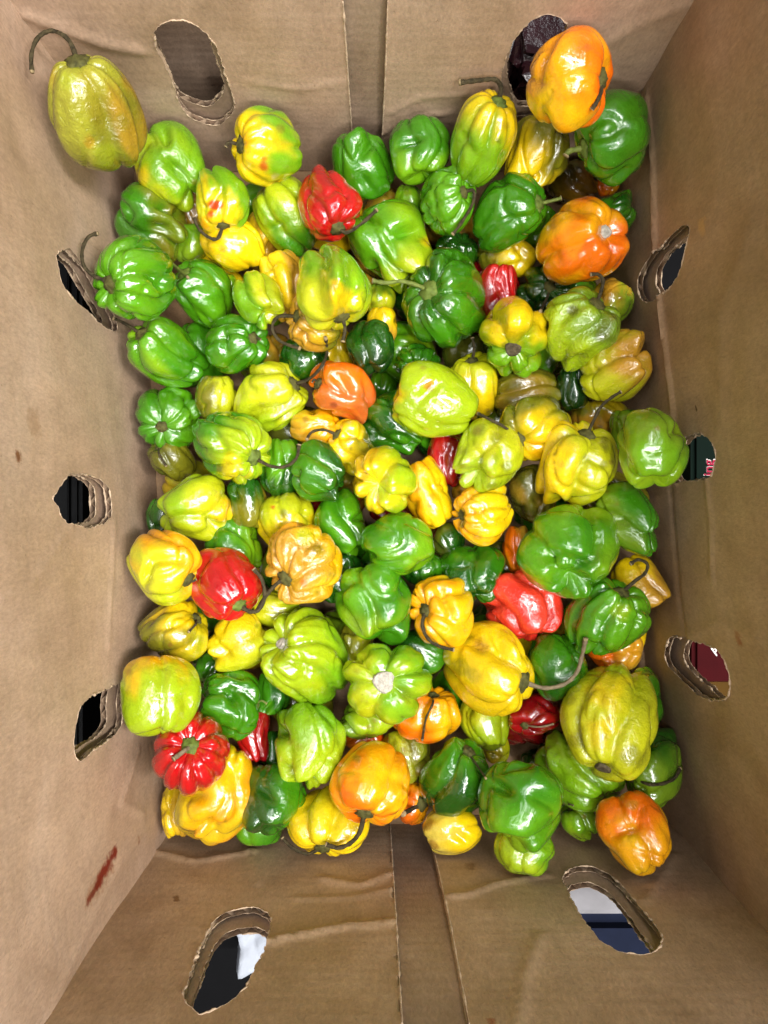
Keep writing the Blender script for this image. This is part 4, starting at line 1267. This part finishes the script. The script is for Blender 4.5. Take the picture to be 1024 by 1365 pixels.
zs = []
for (i, Vv, d, F, px, py, col, wr, zz) in placed:
    row = ROWS[i]
    W_ = world(Vv * d)
    root, base, o = pod(W_, F, col, wr)
    tag(root, row['label'], 'pepper', 'loose peppers heaped in the carton')
    zs.append((row['layer'], float(W_[:, 2].max()), row['label'][:30]))
    unit = d / FPX                                     # metres per photograph pixel here
    # where the stem end of the pod is
    ring_ = W_[88:2 * 88]
    tip = W_[:88].mean(0)
    axis = tip - W_.mean(0)
    axis /= np.linalg.norm(axis)
    sg = row.get('sg', 0)
    size = 0.5 * math.sqrt((row['bb'][2] - row['bb'][0]) * (row['bb'][3] - row['bb'][1])) * unit
    rs = np.random.RandomState(i)

    pole = W_[:88].mean(0)
    pole_px = (px[:88].mean(), py[:88].mean())

    def snap(p):
        if math.hypot(pole_px[0] - p[0], pole_px[1] - p[1]) < 26:
            return pole.copy()
        q = (px - p[0]) ** 2 + (py - p[1]) ** 2
        near = np.where(q < 36)[0]
        if len(near) == 0:
            near = np.array([int(np.argmin(q))])
        b_ = near[np.argmax(W_[near, 2])]
        return W_[b_].copy()
    if 'scar' in row:
        c = snap(row['scar'])
        # local surface direction
        dist = np.linalg.norm(W_ - c, axis=1)
        nb = W_[dist < size * 0.28]
        cc = nb.mean(0)
        _, _, vt = np.linalg.svd(nb - cc)
        nrm = vt[2] if vt[2].dot(np.array([0, 0, CAMZ]) - c) > 0 else -vt[2]
        rr = size * 0.16 * row.get('ss', 1.0)
        c = c + nrm * size * 0.07
        VV, FF = [], []
        a1 = np.cross(nrm, [1, 0.2, 0])
        a1 /= np.linalg.norm(a1)
        a2 = np.cross(nrm, a1)
        NR = [(1.25, -0.35), (1.15, 0.05), (0.95, 0.18), (0.75, 0.10), (0.4, 0.16), (0.0, 0.20)]
        for (q, h) in NR:
            for k in range(14):
                an = 2 * math.pi * k / 14
                jr = 1 + 0.10 * math.sin(3 * an + i) + 0.05 * rs.randn()
                VV.append(c + (a1 * math.cos(an) + a2 * math.sin(an)) * rr * q * jr + nrm * rr * (h + 0.04 * rs.randn()))
        for q in range(len(NR) - 1):
            FF += [(q * 14 + k, q * 14 + (k + 1) % 14, (q + 1) * 14 + (k + 1) % 14, (q + 1) * 14 + k) for k in range(14)]
        mesh_obj('stem_scar', np.array(VV) - base, FF, M_scard if row.get('sdark') else M_scar, root)
        continue
    st = row.get('stem')
    if not st:
        continue
    c = snap(st[0])
    pts = [c]
    d0 = CAMZ - c[2]
    for (qx, qy) in st[1:]:
        rr_, cc_ = cells(np.array([qx]), np.array([qy]))
        dd = min(FRONT[rr_[0], cc_[0]] - 0.0022, d0 - 0.0015)
        dd = max(dd, d0 - 0.03)
        r3 = ray(qx, qy) * dd
        pts.append(np.array([r3[0], r3[1], r3[2] + CAMZ]))
    inward = pts[0] - (pts[1] - pts[0]) / (np.linalg.norm(pts[1] - pts[0]) + 1e-9) * 0.002
    path = catmull([inward] + pts, 7)
    n = len(path)
    r0 = 0.00128 * row.get('sr', 1.0)
    rad = []
    for k in range(n):
        t = k / (n - 1)
        v = r0 * (0.86 + 0.95 * math.exp(-t * 7.0))
        if t > 0.93:
            v *= 1.25
        rad.append(v * (1 + 0.07 * math.sin(k * 1.3 + i) + 0.07 * rs.randn()))
    VV, FF = tube(path, rad, 9)
    sm = M_stemg if sg >= 1 else (M_stemp if row.get('spale') else M_stem)
    so = mesh_obj('stem', np.array([tuple(v) for v in VV]) - base, FF, sm, root)
    so.data.materials.append(M_cut)                   # dry cut end
    for q in list(range((n - 2) * 9, (n - 1) * 9)) + [len(FF) - 1]:
        so.data.polygons[q].material_index = 1
    # calyx: a small ragged cap where the stem leaves the pod
    dist = np.linalg.norm(W_ - c, axis=1)
    nb = W_[dist < size * 0.25]
    cc = nb.mean(0)
    _, _, vt = np.linalg.svd(nb - cc)
    nrm = vt[2]
    if nrm.dot(c - W_.mean(0)) < 0:
        nrm = -nrm
    a1 = np.cross(nrm, [1, 0.3, 0.1])
    a1 /= np.linalg.norm(a1)
    a2 = np.cross(nrm, a1)
    c = c + nrm * size * 0.05
    rr = max(r0 * 2.5, size * 0.18) * min(1.0, row.get('sr', 1.0) + 0.2)
    VV, FF = [], []
    NC = 20
    for (q, h) in [(1.15, -0.30), (1.12, 0.10), (0.85, 0.26), (0.5, 0.38), (0.0, 0.65)]:
        for k in range(NC):
            an = 2 * math.pi * k / NC
            jr = 1 + (0.12 * math.cos(5 * an + i) + 0.12 * rs.randn()) * (q > .6)
            VV.append(c + (a1 * math.cos(an) + a2 * math.sin(an)) * rr * q * jr + nrm * rr * h)
    for q in range(4):
        FF += [(q * NC + k, q * NC + (k + 1) % NC, (q + 1) * NC + (k + 1) % NC, (q + 1) * NC + k) for k in range(NC)]
    mesh_obj('calyx', np.array(VV) - base, FF, M_calg if sg >= 0.5 else M_cal, root)

# ------------------------------------------------------------------ what shows through the holes
def block(name, lo, hi, mat, parent=None, bev=0.003, jitter=0.0, seed=0, cuts=0):
    bm = bmesh.new()
    bmesh.ops.create_cube(bm, size=1.0)
    for v in bm.verts:
        v.co = Vector([lo[k] + (v.co[k] + 0.5) * (hi[k] - lo[k]) for k in range(3)])
    bmesh.ops.bevel(bm, geom=bm.edges[:], offset=bev, segments=2, affect='EDGES')
    if cuts:
        bmesh.ops.subdivide_edges(bm, edges=bm.edges[:], cuts=cuts, use_grid_fill=True)
    r = random.Random(seed)
    if jitter:
        for v in bm.verts:
            v.co += Vector((r.uniform(-1, 1), r.uniform(-1, 1), r.uniform(-1, 1))) * jitter
    me = bpy.data.meshes.new(name)
    bm.to_mesh(me)
    bm.free()
    me.materials.append(mat)
    o = bpy.data.objects.new(name, me)
    COL.objects.link(o)
    o.parent = parent
    return o


def text_part(body_, loc, size, rotz, mat, parent, depth=0.0002, name='lettering'):
    cu = bpy.data.curves.new(name, 'FONT')
    cu.body = body_
    cu.size = size
    cu.extrude = depth
    cu.offset = size * 0.012
    tmp = bpy.data.objects.new(name, cu)
    COL.objects.link(tmp)
    dg_ = bpy.context.evaluated_depsgraph_get()
    me = bpy.data.meshes.new_from_object(tmp.evaluated_get(dg_))
    bpy.data.objects.remove(tmp)
    me.materials.append(mat)
    o = bpy.data.objects.new(name, me)
    COL.objects.link(o)
    o.location = loc
    o.rotation_euler = (0, 0, rotz)
    o.parent = parent
    return o


M_black = plain('black_plastic', (7, 7, 8), 0.6, 0.2, 0.2, 30.0)
M_white = plain('white_paper', (160, 165, 175), 0.75, 0.3, 0.06, 40.0, 0.5)
M_lid = plain('grey_plastic', (120, 118, 122), 0.5, 0.4, 0.25, 25.0)
M_navy = plain('navy_plastic', (20, 26, 44), 0.85, 0.12, 0.2, 30.0)
M_green = plain('shaded_green_card', (4, 18, 12), 0.85, 0.12, 0.15, 30.0)  # green darkened: shade outside the carton is put into the colour
M_redc = plain('shaded_red_card', (54, 4, 8), 0.85, 0.12, 0.15, 30.0)  # red lowered to maroon to carry the shade between the boxes
M_gold = plain('shaded_yellow_print', (72, 50, 15), 0.85, 0.12, 0.15, 30.0)  # stripe yellow darkened for that shade as well
M_pink = plain('pink_print', (150, 36, 62), 0.85, 0.12, 0.1, 30.0)
M_wprint = plain('white_print', (214, 208, 204), 0.5, 0.4, 0.1, 30.0)
M_film = plain('dark_film', (40, 18, 22), 0.25, 0.6, 0.4, 60.0, 0.8)

# left: black crate
cr = empty('crate', (-0.30, 0.02, -0.012))
tag(cr, 'black plastic crate outside the left wall, seen dark through its holes', 'crate')
block('base', (-0.12, -0.30, 0.001), (0.075, 0.26, 0.010), M_black, cr)
for x in (-0.12, 0.067):
    block('side', (x, -0.30, 0.0105), (x + 0.008, 0.26, 0.055), M_black, cr)
for k in range(9):
    block('rib', (-0.10 + k * 0.018, -0.29, 0.0105), (-0.095 + k * 0.018, 0.25, 0.016), M_black, cr, 0.0008)

# far side: another carton, and crumpled dark film beside it
nb_ = empty('neighbouring_carton', (-0.15, 0.36, -0.012))
tag(nb_, 'brown cardboard carton seen through the far left oval hole', 'box')
block('wall', (-0.17, -0.035, 0.001), (0.17, -0.030, 0.20), M_outer, nb_, 0.001)
block('wall', (-0.17, 0.20, 0.001), (0.17, 0.205, 0.20), M_outer, nb_, 0.001)
block('base', (-0.17, -0.029, 0.001), (0.17, 0.199, 0.006), M_outer, nb_, 0.001)
fm = block('plastic_film', (0.09, 0.315, -0.010), (0.22, 0.42, 0.07), M_film, None, 0.012, 0.005, 3, 3)
tag(fm, 'crumpled dark red plastic film seen through the far right oval hole', 'film')

# right: printed cartons
c1 = wall_pt(940, 600, BR, TR)
gc = empty('green_carton', (0.285, 0.055, -0.012))
tag(gc, 'dark green printed carton with pink letters outside the right middle hole', 'carton')
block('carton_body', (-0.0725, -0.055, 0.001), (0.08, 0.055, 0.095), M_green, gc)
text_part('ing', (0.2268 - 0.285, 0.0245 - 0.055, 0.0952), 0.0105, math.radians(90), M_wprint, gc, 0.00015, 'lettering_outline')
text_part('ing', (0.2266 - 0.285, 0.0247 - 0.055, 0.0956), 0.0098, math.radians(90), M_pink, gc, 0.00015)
rc = empty('red_carton', (0.30, -0.115, -0.012))
tag(rc, 'red carton with a yellow stripe outside the lower right hole', 'carton')
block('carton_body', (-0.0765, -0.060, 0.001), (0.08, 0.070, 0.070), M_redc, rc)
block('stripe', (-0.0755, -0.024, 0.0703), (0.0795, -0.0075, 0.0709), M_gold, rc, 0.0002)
text_part('A', (-0.060, 0.0110, 0.0705), 0.009, math.radians(60), M_wprint, rc, 0.00015)

# near side: a white paper bag and a navy tub
def paper(name, x0, y0, x1, y1, z0, z1, seed):
    r = np.random.RandomState(seed)
    nx, ny = 22, 22
    VV, FF = [], []
    ph = r.uniform(0, 6, 6)
    for j in range(ny):
        for i in range(nx):
            u, v = i / (nx - 1), j / (ny - 1)
            z = z0 + (z1 - z0) * min(1, 5 * min(u, 1 - u, v, 1 - v) ** 0.8)
            z += 0.003 * math.sin(9 * u + ph[0] + 5 * v) + 0.002 * math.sin(19 * v + ph[1] - 7 * u) + 0.0012 * r.randn()
            VV.append((x0 + (x1 - x0) * u + 0.003 * math.sin(6 * v + ph[2]), y0 + (y1 - y0) * v + 0.003 * math.sin(7 * u + ph[3]), max(z, z0)))
    for j in range(ny - 1):
        for i in range(nx - 1):
            FF.append((j * nx + i, j * nx + i + 1, (j + 1) * nx + i + 1, (j + 1) * nx + i))
    return mesh_obj(name, VV, FF, M_white, None)


pb = paper('paper_bag', -0.118, -0.352, -0.055, -0.285, -0.011, 0.045, 4)
tag(pb, 'crumpled white paper bag outside the lower left oval hole of the near flap', 'paper bag')
tb = empty('storage_tub', (0.18, -0.36, -0.012))
tag(tb, 'navy blue tub seen through the lower right oval hole of the near flap', 'tub')
block('tub_body', (-0.10, -0.10, 0.001), (0.12, 0.070, 0.075), M_navy, tb, 0.008)
block('lid', (-0.10, 0.0715, 0.001), (0.12, 0.100, 0.079), M_lid, tb, 0.006)
